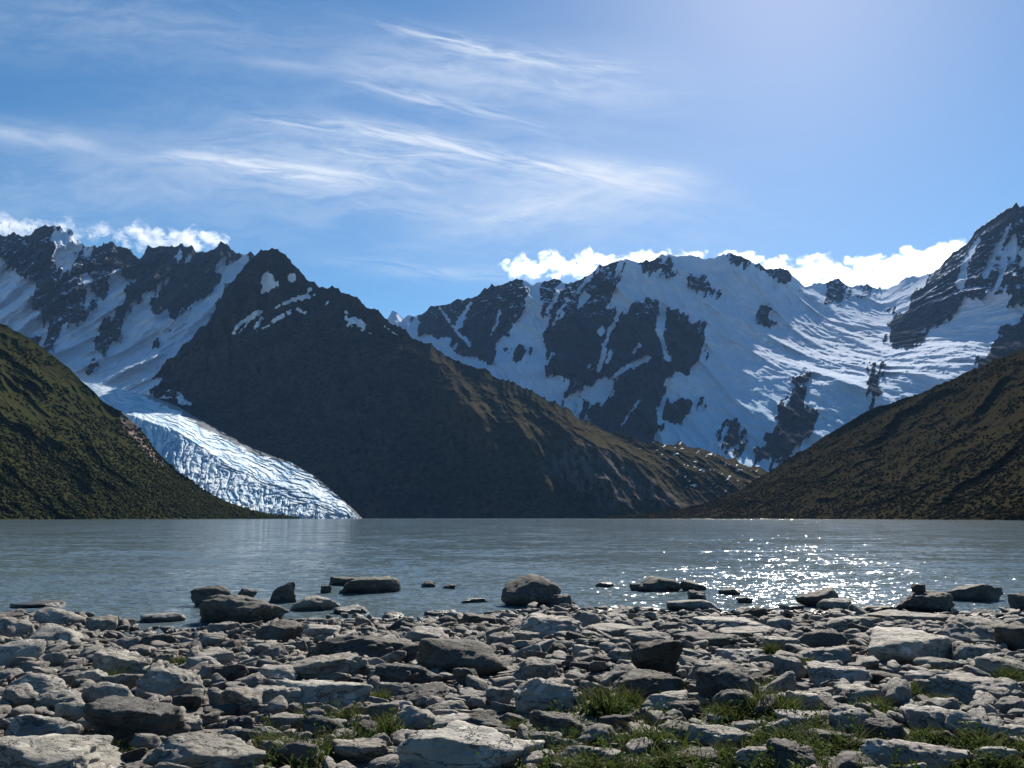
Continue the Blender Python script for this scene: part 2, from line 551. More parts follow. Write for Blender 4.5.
cols = np.arange(-90, 331, 0.9)
left_rows = [
    (LEFT_CREST, [(-90, 5000), (60, 4900), (160, 5100), (330, 5200)]),
    ([(-90, 300), (60, 285), (160, 290), (330, 310)], [(-90, 4600), (60, 4560), (160, 4700), (330, 4900)]),
    ([(-90, 350), (60, 345), (160, 345), (330, 345)], [(-90, 4150), (60, 4150), (160, 4300), (330, 4600)]),
    ([(-90, 400), (60, 392), (160, 392), (330, 400)], [(-90, 3700), (60, 3700), (160, 3820), (330, 4200)]),
    ([(-90, 470), (330, 470)], [(-90, 3300), (60, 3250), (160, 3300), (330, 3500)]),
]
PX, PY, D = loft(cols, left_rows, 230, jag=4.5, jag_scale=75, seed=9.0, smooth=7)
snow = patch_field(PX, PY, S_POLYS, 7.0, 4, 6.0, 1.15, 8.0)
rock = 1 - snow
X, Y, Z = at(PX, PY, D)
rib = ridged(X / 260.0 - Z / 700.0 + 5, Z / 900.0, Y / 2600.0, 6, 0.55)
fine = ridged(X / 80.0, Z / 130.0, Y / 400.0, 5, 0.6)
crv = fbm(X / 130.0, Z / 60.0, Y / 220.0, 5, 0.6)
edge = np.clip(np.linspace(0, 1, D.shape[0]) * 12, 0.12, 1)[:, None]
D = D - edge * ((rib - 0.9) * 100 + rock * ((fine - 0.7) * 62 + 24) + snow * crv * 14)
# the bright snow cap leans back to the sun
cap = blur(inside([(49, 220), (95, 246), (92, 252), (78, 250), (60, 244), (55, 236)], PX, PY).astype(float), 3)
ice = sstep(PY, 345, 395) * snow * 0.6
peaks = build_terrain('mountain', PX, PY, D, massif_mat, attrs={'snow': snow, 'ice': ice, 'dust': np.clip(sstep(-PX, -190, -60) * 0.55 + 0.15, 0, 1)})
tag(peaks, 'row of jagged dark peaks with snow gullies behind the glacier', 'mountain', kind='structure')

# --- the dark brown ridge that runs down to the lake in the middle
RIDGE_CREST = [(138, 392), (146, 386), (158, 373), (170, 360), (190, 341), (207, 322), (220, 300), (232, 281), (246, 262), (254, 255), (263, 252), (272, 247), (285, 257), (299, 271), (316, 287),
               (337, 290), (351, 297), (361, 302), (379, 314), (392, 324), (403, 332), (421, 341), (445, 353), (474, 367), (505, 379), (537, 395),
               (558, 406), (586, 422), (614, 432), (642, 442), (670, 442), (700, 448), (735, 460), (765, 470), (800, 478), (840, 490)]
RIDGE_SNOW = [
    [(262, 271), (278, 276), (278, 285), (269, 294), (262, 292)],
    [(281, 278), (295, 276), (300, 284), (285, 285)],
    [(305, 283), (312, 287), (309, 291)],
    [(253, 325), (264, 317), (258, 331)],
    [(298, 311), (305, 311), (303, 317)],
    [(345, 318), (362, 318), (366, 326), (350, 326)],
    [(160, 396), (178, 390), (190, 398), (182, 402)],
]
cols = np.arange(138, 841, 0.9)
ridge_rows = [
    (RIDGE_CREST, [(138, 3950), (200, 4000), (272, 3950), (350, 3750), (450, 3450), (560, 3150), (640, 3000), (760, 2900), (840, 2800)]),
    ([(138, 394), (180, 380), (220, 345), (272, 320), (350, 350), (450, 400), (560, 440), (640, 462), (760, 484), (840, 500)],
     [(138, 3930), (200, 3880), (272, 3650), (350, 3450), (450, 3000), (560, 2750), (640, 2640), (760, 2600), (840, 2500)]),
    ([(138, 396), (180, 396), (220, 400), (272, 410), (350, 430), (450, 462), (560, 482), (640, 492), (760, 502), (840, 510)],
     [(138, 3900), (200, 3640), (272, 3310), (350, 3090), (450, 2840), (560, 2560), (640, 2480), (760, 2430), (840, 2300)]),
    ([(138, 398), (150, 400), (179, 411), (200, 425), (228, 440), (253, 454), (292, 469), (316, 483), (337, 500), (356, 522), (840, 522)],
     [(138, 3850), (179, 3350), (228, 3050), (292, 2800), (340, 2720), (360, 2700), (450, 2620), (560, 2420), (700, 2300), (840, 2150)]),
]
PX, PY, D = loft(cols, ridge_rows, 300, jag=4.0, jag_scale=85, seed=14.0, smooth=9)
snow = patch_field(PX, PY, RIDGE_SNOW, 6.0, 2, 3.0, 1.2, 5.0)
for k, (pts, w0, w1) in enumerate([([(308, 296), (292, 300), (276, 308)], 3.0, 1.6), ([(288, 313), (272, 323), (261, 330)], 1.8, 1.0), ([(234, 333), (240, 324), (258, 312)], 1.6, 2.6), ([(290, 310), (270, 322), (258, 331)], 1.6, 0.5), ([(262, 312), (248, 322), (238, 334)], 1.5, 0.8),
                                   ([(318, 292), (310, 300)], 0.9, 0.4), ([(345, 312), (356, 320), (368, 324)], 1.2, 0.5), ([(352, 326), (372, 334)], 0.7, 0.4), ([(330, 300), (322, 310)], 0.7, 0.4), ([(385, 326), (398, 336)], 0.8, 0.4)]):
    snow = np.maximum(snow, gully(PX, PY, pts, w0 - 0.4, w1 - 0.4, 70.0 + k))
# bright wet slabs and old snow scattered low on the right of the ridge
streak = inside([(625, 438), (690, 444), (760, 470), (770, 486), (735, 500), (690, 492), (655, 460)], PX, PY)
st_n = fbm(PX / 6.0 + PY / 9.0, PY / 4.0, 3.0, 4, 0.65)
snow = np.maximum(snow, sstep(st_n, 0.52, 0.70) * blur(streak.astype(float), 6))
X, Y, Z = at(PX, PY, D)
rib = 0.75 * ridged(X / 420.0 + Z / 700.0, Z / 1400.0, Y / 2500.0, 4, 0.5) + 0.55 * ridged(X / 150.0 + Z / 330.0, Z / 520.0, Y / 900.0, 6, 0.58)
fine = ridged(X / 60.0, Z / 80.0, Y / 120.0, 5, 0.6)
edge = np.clip(np.linspace(0, 1, D.shape[0]) * 10, 0.08, 1)[:, None]
low = np.clip(1 - (PY - 500) / 22.0, 0.1, 1)
D = D - edge * low * ((rib - 1.1) * 92 + (fine - 0.7) * 13)
grass_f = sstep(PX + 40 * fbm(PX / 60, PY / 40, 1.1, 4), 380, 520) * (1 - sstep(PY - np.interp(PX, [400, 650, 840], [420, 470, 500]), 0, 60) * 0.8)
scree = inside([(560, 440), (600, 445), (690, 505), (600, 508), (545, 470)], PX, PY).astype(float)
scree = blur(scree, 8)

m, nt, b = new_mat('brown_ridge')
pos, _ = coords(nt)
n1 = nt.noise(pos, 0.006, 6, 0.6)
n2 = nt.noise(nt.mapping(pos, (1, 1, 1.6)), 0.035, 7, 0.65)
n3 = nt.noise(nt.mapping(pos, (1, 0.3, 0.35), (0, 0.6, 0)), 0.06, 5, 0.6)
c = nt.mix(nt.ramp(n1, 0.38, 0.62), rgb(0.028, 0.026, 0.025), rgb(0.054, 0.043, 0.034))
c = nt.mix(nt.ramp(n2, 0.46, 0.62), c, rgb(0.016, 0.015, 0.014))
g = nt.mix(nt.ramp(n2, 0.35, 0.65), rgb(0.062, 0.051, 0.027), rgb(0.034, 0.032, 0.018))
c = nt.mix(nt.m('MULTIPLY', attr_node(nt, 'grass'), 0.85), c, g)
c = nt.mix(nt.m('MULTIPLY', attr_node(nt, 'scree'), nt.ramp(n3, 0.40, 0.62)), c, rgb(0.115, 0.105, 0.10))
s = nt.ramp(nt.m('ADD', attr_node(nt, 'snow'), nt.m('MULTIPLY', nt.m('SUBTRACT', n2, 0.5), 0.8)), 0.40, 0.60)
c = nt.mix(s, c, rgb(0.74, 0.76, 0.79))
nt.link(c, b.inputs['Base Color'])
b.inputs['Roughness'].default_value = 0.9
b.inputs['Specular IOR Level'].default_value = 0.0
bump(nt, b, n2, 0.6, 9.0)
ridge_mat = m
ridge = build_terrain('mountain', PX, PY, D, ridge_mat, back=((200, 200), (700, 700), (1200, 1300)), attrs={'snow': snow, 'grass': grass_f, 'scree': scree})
tag(ridge, 'dark brown mountain ridge sloping down from a pointed top to the lake', 'mountain', kind='structure')

# --- glacier tongue
cols = np.arange(40, 362, 0.55)
gl_rows = [
    ([(40, 372), (70, 376), (84, 381), (112, 387), (151, 396), (179, 407), (200, 420), (228, 435), (253, 449), (292, 463), (316, 477), (337, 495), (349, 505), (361, 517)],
     [(40, 4000), (70, 3800), (112, 3600), (151, 3350), (179, 3050), (228, 2700), (292, 2370), (337, 2140), (361, 2010)]),
    ([(40, 400), (84, 405), (134, 416), (179, 432), (228, 464), (292, 490), (337, 509), (361, 518.6)],
     [(40, 3500), (84, 3300), (134, 2800), (179, 2500), (228, 2250), (292, 2080), (337, 2010), (361, 1985)]),
    ([(40, 500), (134, 505), (228, 511), (292, 513), (337, 516), (361, 519.2)],
     [(40, 2200), (134, 2000), (228, 1930), (292, 1950), (337, 1985), (361, 1975)]),
    ([(40, 523), (361, 523)], [(40, 2100), (134, 1960), (228, 1905), (292, 1930), (361, 1965)]),
]
PX, PY, D = loft(cols, gl_rows, 300, smooth=4)
X, Y, Z = at(PX, PY, D)
# crevasses run across the flow, bent by it
flow = np.interp(PX, [40, 134, 228, 361], [-0.25, -0.55, -0.95, -0.6])
ca = PX * 1.0 + PY * 0.45
cb = PY * 1.0 - PX * 0.50
wob = 5.5 * fbm(PX / 30, PY / 22, 4.4, 4)
cA = ridged((ca + 1.6 * wob) / 5.5, (cb + wob) / 22.0, 0.7, 4, 0.62)
cB = ridged((PY - 0.42 * PX + 0.9 * wob) / 3.8, (PX + 0.4 * PY) / 26.0, 2.7, 4, 0.62)
side = sstep((PY - np.interp(PX, [134, 228, 292, 361], [412, 470, 498, 520])) / 16.0 + 0.8 * fbm(PX / 26, PY / 20, 9.9, 3), -0.6, 0.7)
crev = cA * side + cB * (1 - side)
blk = fbm(PX / 7.0, PY / 5.0, 8.1, 4, 0.6)
lowg = sstep(PY, 395, 425)
D = D + lowg * (np.clip(crev - 0.5, 0, 2) * 12) + blk * (3 + 4 * lowg)
deb_u = np.interp(PX, [134, 179, 228, 292, 337, 361], [4, 8, 9, 3, 4, 6])
top = np.interp(PX, [p[0] for p in gl_rows[0][0]], [p[1] for p in gl_rows[0][0]])
debris = 1 - sstep(PY - top + 3 * fbm(PX / 12, PY / 6, 1.4, 4), deb_u * 0.35, deb_u)
debris *= sstep(PX, 120, 160)
debris = np.maximum(debris, sstep(PX + 6 * blk, 325, 352) * sstep(PY, 495, 512) * sstep(fbm(PX / 5, PY / 9, 6.6, 4), -0.1, 0.25))
m, nt, b = new_mat('glacier_ice')
pos, _ = coords(nt)
n1 = nt.noise(pos, 0.02, 6, 0.6)
n2 = nt.noise(nt.mapping(pos, (1, 0.5, 1.4)), 0.08, 6, 0.65)
c = nt.mix(nt.ramp(n1, 0.35, 0.7), rgb(0.70, 0.75, 0.78), rgb(0.48, 0.59, 0.67))
cv = attr_node(nt, 'crevasse')
c = nt.mix(nt.m('MULTIPLY', nt.ramp(cv, 0.6, 1.3), 0.65), c, rgb(0.20, 0.38, 0.54))
d = attr_node(nt, 'debris')
c = nt.mix(nt.ramp(nt.m('ADD', d, nt.m('MULTIPLY', nt.m('SUBTRACT', n2, 0.5), 0.8)), 0.35, 0.75), c, rgb(0.20, 0.21, 0.22))
nt.link(c, b.inputs['Base Color'])
b.inputs['Roughness'].default_value = 0.85
b.inputs['Specular IOR Level'].default_value = 0.0
bump(nt, b, n2, 0.5, 4.0)
glacier = build_terrain('glacier', PX, PY, D, m, back=((60, 60), (200, 300)), attrs={'crevasse': crev, 'debris': debris})
tag(glacier, 'crevassed blue white glacier tongue flowing down into the lake', 'glacier', kind='structure')


# --- green hill on the left and brown hill on the right
def hill_mat(name, a, b_, dark):
    m, nt, b = new_mat(name)
    pos, _ = coords(nt)
    n1 = nt.noise(nt.mapping(pos, (1, 1, 1)), 0.010, 5, 0.6)
    n2 = nt.noise(nt.mapping(pos, (1, 1, 1)), 0.06, 7, 0.68)
    n3 = nt.noise(pos, 0.35, 4, 0.6)
    c = nt.mix(nt.ramp(n1, 0.35, 0.65), rgb(*a), rgb(*b_))
    c = nt.mix(nt.ramp(n2, 0.45, 0.66), c, rgb(*dark))
    c = nt.mix(nt.m('MULTIPLY', nt.ramp(n3, 0.45, 0.7), 0.5), c, rgb(*(k * 0.6 for k in dark)))
    r = attr_node(nt, 'bare')
    rk = nt.mix(nt.ramp(n2, 0.4, 0.6), rgb(0.16, 0.135, 0.115), rgb(0.06, 0.05, 0.045))
    c = nt.mix(nt.ramp(nt.m('ADD', r, nt.m('MULTIPLY', nt.m('SUBTRACT', n2, 0.5), 0.8)), 0.4, 0.65), c, rk)
    nt.link(c, b.inputs['Base Color'])
    b.inputs['Roughness'].default_value = 0.95
    b.inputs['Specular IOR Level'].default_value = 0.0
    bump(nt, b, n2, 0.5, 4.0)
    return m


HILLL = [(-120, 252), (-60, 286), (0, 323), (20, 333), (42, 347), (70, 369), (102, 400), (120, 411), (141, 429), (155, 449), (176, 470), (197, 485), (225, 503), (250, 511), (278, 516.5), (300, 518.6)]
cols = np.arange(-120, 301, 0.8)
hl_rows = [
    (HILLL, [(-120, 1500), (0, 1450), (120, 1500), (200, 1560), (300, 1620)]),
    ([(-120, 390), (0, 425), (120, 472), (200, 503), (300, 519.2)], [(-120, 1080), (0, 1100), (120, 1250), (200, 1420), (300, 1610)]),
    ([(-120, 523), (300, 523)], [(-120, 760), (0, 840), (120, 1060), (200, 1260), (300, 1560)]),
]
PX, PY, D = loft(cols, hl_rows, 240, jag=1.2, jag_scale=120, seed=21.0, smooth=10)
X, Y, Z = at(PX, PY, D)
wv = 9 * fbm(PX / 50, PY / 50, 2.0, 3)
g1 = ridged((PY - 0.80 * PX + wv) / 42.0, (PX + 0.7 * PY) / 130.0, 0.5, 4, 0.55)
g2 = fbm(X / 40.0, Z / 30.0, Y / 40.0, 5, 0.6)
edge = np.clip(np.linspace(0, 1, D.shape[0]) * 10, 0.08, 1)[:, None]
low = np.clip((522 - PY) / 10.0, 0.02, 1)
D = D - edge * low * ((g1 - 0.8) * 32 + g2 * 4)
bare = inside([(118, 408), (135, 420), (150, 445), (170, 468), (160, 468), (140, 448), (122, 425)], PX, PY).astype(float)
bare = np.maximum(blur(bare, 5), 0.8 * blur(inside([(190, 482), (215, 497), (228, 508), (208, 503), (190, 490)], PX, PY).astype(float), 4))
HL = (PX, PY, D)
hill_l = build_terrain('hill', PX, PY, D, hill_mat('green_hill', (0.030, 0.031, 0.012), (0.024, 0.027, 0.011), (0.020, 0.024, 0.010)),
                       back=((120, 60), (420, 260), (520, 700)), attrs={'bare': bare})
tag(hill_l, 'steep olive green hill falling to the lake beside the glacier', 'hill', kind='structure')

HILLR = [(600, 518.4), (640, 515), (665, 511), (690, 507), (715, 500), (740, 490), (762, 476), (784, 461), (810, 446), (840, 427), (875, 408), (910, 397), (935, 387), (963, 375), (980, 367), (1000, 358), (1024, 349), (1070, 326), (1150, 290)]
cols = np.arange(600, 1151, 0.8)
hr_rows = [
    (HILLR, [(600, 1900), (700, 1880), (784, 1850), (900, 1680), (1024, 1420), (1150, 1200)]),
    ([(600, 519), (700, 513), (784, 490), (900, 455), (1024, 430), (1150, 400)], [(600, 1880), (700, 1740), (784, 1560), (900, 1360), (1024, 980), (1150, 760)]),
    ([(600, 523), (1150, 523.5)], [(600, 1800), (700, 1560), (784, 1330), (900, 860), (1024, 540), (1150, 400)]),
]
PX, PY, D = loft(cols, hr_rows, 240, jag=1.6, jag_scale=90, seed=27.0, smooth=10)
X, Y, Z = at(PX, PY, D)
wv = 9 * fbm(PX / 50, PY / 50, 2.0, 3)
g1 = ridged((PY + 0.62 * PX + wv) / 38.0, (PX - 0.6 * PY) / 130.0, 0.5, 4, 0.55)
g2 = fbm(X / 36.0, Z / 26.0, Y / 40.0, 5, 0.6)
edge = np.clip(np.linspace(0, 1, D.shape[0]) * 10, 0.08, 1)[:, None]
low = np.clip((522 - PY) / 10.0, 0.02, 1)
D = D - edge * low * ((g1 - 0.8) * 32 + g2 * 4)
HR = (PX, PY, D)
hill_r = build_terrain('hill', PX, PY, D, hill_mat('brown_hill', (0.034, 0.028, 0.015), (0.028, 0.025, 0.013), (0.023, 0.022, 0.012)),
                       back=((140, 50), (420, 220), (520, 700)), attrs={'bare': np.zeros(PX.shape)})
tag(hill_r, 'brown scrub covered hill sloping down to the right shore of the lake', 'hill', kind='structure')


# --- bushes and low forest on both hillsides (nobody could count them)
def ico(level):
    bm = bmesh.new()
    bmesh.ops.create_icosphere(bm, subdivisions=level, radius=1.0)
    V_ = np.array([v.co[:] for v in bm.verts]); F_ = np.array([[v.index for v in f.verts] for f in bm.faces])
    bm.free()
    return V_, F_


ICO = {k: ico(k) for k in (1, 2, 3, 4, 5)}


def woodland(name, field, n, prob, hmin, hmax, mat, label):
    PX, PY, D = field
    V0, F0 = ICO[2]
    rng = np.random.default_rng(len(name))
    r = rng.integers(2, PX.shape[0] - 1, n * 6); cidx = rng.integers(1, PX.shape[1] - 1, n * 6)
    px, py, d = PX[r, cidx], PY[r, cidx], D[r, cidx]
    x, y, z = at(px, py, d)
    keep = (rng.random(len(px)) < prob(px, py, x, y, z)) & (z > 0.3)
    idx = np.nonzero(keep)[0][:n]
    vs, fs = [], []
    for k, i in enumerate(idx):
        h = hmin + (hmax - hmin) * rng.random() ** 1.6
        q = V0 * (1 + 0.42 * rng.normal(size=(len(V0), 1)).clip(-1.2, 1.2))
        q = q * np.array([h * 0.62 * (0.8 + 0.5 * rng.random()), h * 0.66, h * 0.54])
        vs.append(q + np.array([x[i], y[i], z[i] + h * 0.16])); fs.append(F0 + k * len(V0))
    me = mesh_from(name, np.concatenate(vs), np.concatenate(fs), mat, smooth=True)
    return tag(put(name, me), label, 'woodland', kind='stuff')


def leaf_mat(name, a, b_):
    m, nt, b = new_mat(name)
    pos, _ = coords(nt)
    c = nt.mix(nt.ramp(nt.noise(pos, 0.05, 3), 0.35, 0.65), rgb(*a), rgb(*b_))
    c = nt.mix(nt.m('MULTIPLY', nt.ramp(nt.noise(pos, 0.7, 4), 0.4, 0.65), 0.6), c, rgb(*(k * 0.45 for k in b_)))
    nt.link(c, b.inputs['Base Color'])
    b.inputs['Roughness'].default_value = 0.95
    b.inputs['Specular IOR Level'].default_value = 0.0
    return m


def prob_l(px, py, x, y, z):
    n = fbm(x / 70.0, y / 70.0, z / 50.0, 3)
    return np.clip(0.25 + 0.9 * sstep(py, 400, 505) + 0.7 * n, 0, 1) * np.where(py > 516.8, 0.6, 1)


def prob_r(px, py, x, y, z):
    n = fbm(x / 60.0 + 9, y / 60.0, z / 40.0, 3)
    return np.clip(0.35 + 0.5 * sstep(py, 430, 510) + 0.9 * n, 0, 1)


woodland('hillside_woodland', HL, 16000, prob_l, 1.1, 4.2, leaf_mat('dark_green_foliage', (0.022, 0.026, 0.010), (0.034, 0.036, 0.014)),
         'dark green bushes and low trees covering the left hillside')
woodland('hillside_scrub', HR, 16000, prob_r, 0.9, 3.2, leaf_mat('brown_green_foliage', (0.034, 0.028, 0.015), (0.025, 0.024, 0.012)),
         'brown and dull green scrub covering the right hillside')


# ------------------------------------------------------------------ shore ground and lake
def shore_y(x):
    return 15.2 + 0.075 * x + 0.55 * np.sin(x * 0.55 + 0.6) + 0.3 * np.sin(x * 1.35) - 1.2 * np.exp(-((x + 5.2) / 1.9) ** 2)


def ground_h(x, y):
    """height of the gravel under the stones"""
    d = shore_y(x) - y
    z = np.where(d > 0, 0.42 * np.tanh(d / 9.5) + 0.012 * d * (d > 0), 0.075 * d)
    z = np.maximum(z, -6.0)
    return z + 0.05 * fbm(np.asarray(x) * 0.6, np.asarray(y) * 0.6, 0.4, 3) * np.where(d > -3, 1, 0)


gx = np.sinh(np.linspace(-9.2, 9.2, 330)) * 0.9
gy = np.concatenate([-np.geomspace(6000, 3.0, 24), np.linspace(-2, 30, 240), np.geomspace(31, 16000, 40)])
GX, GY = np.meshgrid(gx, gy)
GZ = ground_h(GX, GY)
GZ = np.where(GY < -2, np.maximum(GZ, 0.45), GZ)
m, nt, b = new_mat('lake_shore_gravel')
pos, _ = coords(nt)
n1 = nt.noise(pos, 2.0, 5, 0.6)
vor = nt.n('ShaderNodeTexVoronoi'); vor.inputs['Scale'].default_value = 16.0
nt.link(pos, vor.inputs['Vector'])
c = nt.mix(nt.ramp(n1, 0.35, 0.65), rgb(0.075, 0.070, 0.062), rgb(0.040, 0.037, 0.033))
c = nt.mix(nt.m('MULTIPLY', vor.outputs['Color'], 0.5), c, rgb(0.12, 0.112, 0.10))
nt.link(c, b.inputs['Base Color'])
b.inputs['Roughness'].default_value = 0.9
bump(nt, b, vor.outputs['Distance'], 0.8, 0.03)
ground = put('ground', mesh_from('ground', np.stack([GX, GY, GZ], -1).reshape(-1, 3), grid_faces(*GX.shape), m))
tag(ground, 'dark gravel ground of the lake shore', 'ground', kind='structure')

# water: real small waves near the shore, finer ripples by bump
ly = np.concatenate([np.arange(9.0, 30, 0.07), np.geomspace(30, 3600, 330)])
lu = np.linspace(-1.15, 1.15, 560)
LY, LU = np.meshgrid(ly, lu, indexing='ij')
LX = LU * (LY + 1.0)
amp = np.clip(60.0 / LY, 0, 1) * 0.6
shal = np.clip((LY - shore_y(LX) + 1.5) / 5.0, 0.25, 1)
LZ = 0.030 * fbm(LX * 0.55 + 3, LY * 1.15, 0.3, 3, 0.6) + 0.014 * perlin(LX * 2.1, LY * 3.4, 0.9)
LZ = LZ * amp * shal
m, nt, b = new_mat('lake_water')
pos, _ = coords(nt)
p1 = nt.mapping(pos, (1.0, 1.9, 1.0), (0, 0, R(10)))


def slopes(scale, detail, rough, amp):
    nd = nt.n('ShaderNodeTexNoise')
    nd.inputs['Scale'].default_value = scale
    nd.inputs['Detail'].default_value = detail
    nd.inputs['Roughness'].default_value = rough
    nt.link(p1, nd.inputs['Vector'])
    a = nt.n('ShaderNodeVectorMath', operation='SUBTRACT'); nt.link(nd.outputs['Color'], a.inputs[0]); a.inputs[1].default_value = (0.5, 0.5, 0.5)
    k = nt.n('ShaderNodeVectorMath', operation='MULTIPLY'); nt.link(a.outputs[0], k.inputs[0]); k.inputs[1].default_value = (amp * 0.75, amp * 1.25, 0.0)
    return k.outputs[0]


sl = nt.n('ShaderNodeVectorMath', operation='ADD')
sl0 = nt.n('ShaderNodeVectorMath', operation='ADD')
# short steep chop where the water gets shallow, calmer ripples farther out
py_ = nt.n('ShaderNodeSeparateXYZ'); nt.link(pos, py_.inputs[0])
chop = nt.ramp(py_.outputs[1], 16.0, 42.0, 1.0, 0.30)
ch = nt.n('ShaderNodeVectorMath', operation='SCALE'); nt.link(slopes(5.5, 2, 0.6, 1.85), ch.inputs[0]); nt.link(chop, ch.inputs['Scale'])
nt.link(ch.outputs[0], sl0.inputs[0]); nt.link(slopes(1.9, 3, 0.62, 1.15), sl0.inputs[1])
nt.link(sl0.outputs[0], sl.inputs[0]); nt.link(slopes(0.16, 4, 0.70, 0.85), sl.inputs[1])
gust = nt.ramp(nt.noise(nt.mapping(pos, (1.0, 0.35, 1.0)), 0.03, 3), 0.3, 0.7, 0.75, 1.15)
gust = nt.m('MULTIPLY', gust, nt.m('MULTIPLY', nt.ramp(py_.outputs[1], 30.0, 90.0, 1.0, 0.66), nt.ramp(py_.outputs[1], 600.0, 1300.0, 1.0, 2.1)))      # wind on the far water
sc_ = nt.n('ShaderNodeVectorMath', operation='SCALE'); nt.link(sl.outputs[0], sc_.inputs[0]); nt.link(gust, sc_.inputs['Scale'])
geo = nt.n('ShaderNodeNewGeometry')
ad = nt.n('ShaderNodeVectorMath', operation='ADD'); nt.link(geo.outputs['Normal'], ad.inputs[0]); nt.link(sc_.outputs[0], ad.inputs[1])
no_ = nt.n('ShaderNodeVectorMath', operation='NORMALIZE'); nt.link(ad.outputs[0], no_.inputs[0])
nt.link(no_.outputs[0], b.inputs['Normal'])
b.inputs['Base Color'].default_value = rgb(0.098, 0.142, 0.165)
b.inputs['Roughness'].default_value = 0.09
b.inputs['IOR'].default_value = 1.333
WATER = b
lake = put('lake', mesh_from('lake', np.stack([LX, LY, LZ], -1).reshape(-1, 3), grid_faces(*LX.shape)[:, ::-1][:, ::-1], m))
tag(lake, 'rippled blue grey mountain lake sparkling in the sun', 'lake', kind='structure')


# ------------------------------------------------------------------ stones
def stone_mat():
    m, nt, b = new_mat('grey_schist')
    pos, _ = coords(nt)
    tco = nt.n('ShaderNodeTexCoord')
    oi = nt.n('ShaderNodeObjectInfo')
    off = nt.m('MULTIPLY', oi.outputs['Random'], 40.0)
    v = nt.n('ShaderNodeVectorMath', operation='ADD')
    nt.link(tco.outputs['Object'], v.inputs[0]); nt.link(nt.comb(off, off, 0.0), v.inputs[1])
    P = v.outputs[0]
    n1 = nt.noise(P, 3.2, 6, 0.62)
    n2 = nt.noise(nt.mapping(P, (1, 1, 3.5), (0.3, 0.2, 0)), 9.0, 7, 0.68)
    n3 = nt.noise(P, 34.0, 5, 0.7)
    n4 = nt.noise(P, 6.0, 3, 0.5, 0.6)
    base = nt.mix(nt.ramp(n1, 0.32, 0.68), rgb(0.250, 0.233, 0.206), rgb(0.155, 0.147, 0.135))
    base = nt.mix(nt.ramp(n2, 0.50, 0.74), base, rgb(0.105, 0.100, 0.094))
    base = nt.mix(nt.m('MULTIPLY', nt.ramp(n4, 0.58, 0.66), 0.55), base, rgb(0.40, 0.388, 0.36))
    base = nt.mix(nt.m('MULTIPLY', nt.ramp(n3, 0.52, 0.72), 0.55), base, rgb(0.085, 0.083, 0.08))
    # thin dark cracks along and across the bedding, rusty and pale lichen stains
    cr = nt.noise(nt.mapping(P, (1.0, 1.0, 2.6), (0.35, 0.25, 0.4)), 2.6, 5, 0.62, 0.4)
    crk = nt.ramp(nt.m('ABSOLUTE', nt.m('SUBTRACT', cr, 0.5)), 0.0, 0.016, 1.0, 0.0)
    base = nt.mix(nt.m('MULTIPLY', crk, 0.75), base, rgb(0.03, 0.029, 0.028))
    n6 = nt.noise(P, 4.3, 5, 0.6, 0.3)
    base = nt.mix(nt.m('MULTIPLY', nt.ramp(n6, 0.60, 0.72), 0.45), base, rgb(0.185, 0.135, 0.085))
    tint = nt.n('ShaderNodeMix', data_type='RGBA', blend_type='MULTIPLY')
    tint.inputs[0].default_value = 1.0
    nt.link(base, tint.inputs[6]); nt.link(oi.outputs['Color'], tint.inputs[7])
    # wet band at the water's edge
    sp = nt.n('ShaderNodeSeparateXYZ'); nt.link(pos, sp.inputs[0])
    wet = nt.ramp(nt.m('ADD', sp.outputs[2], nt.m('MULTIPLY', nt.m('SUBTRACT', n1, 0.5), 0.12)), 0.05, 0.13, 1.0, 0.0)
    c = nt.mix(nt.m('MULTIPLY', wet, 0.72), tint.outputs[2], rgb(0.03, 0.03, 0.03))
    nt.link(c, b.inputs['Base Color'])
    nt.link(nt.m('SUBTRACT', 0.82, nt.m('MULTIPLY', wet, 0.5)), b.inputs['Roughness'])
    b.inputs['Specular IOR Level'].default_value = 0.3
    h = nt.m('SUBTRACT', nt.m('ADD', nt.m('MULTIPLY', n2, 0.8), nt.m('MULTIPLY', n3, 0.35)), nt.m('MULTIPLY', crk, 0.35))
    bump(nt, b, h, 0.75, 0.05)
    return m


STONE = stone_mat()


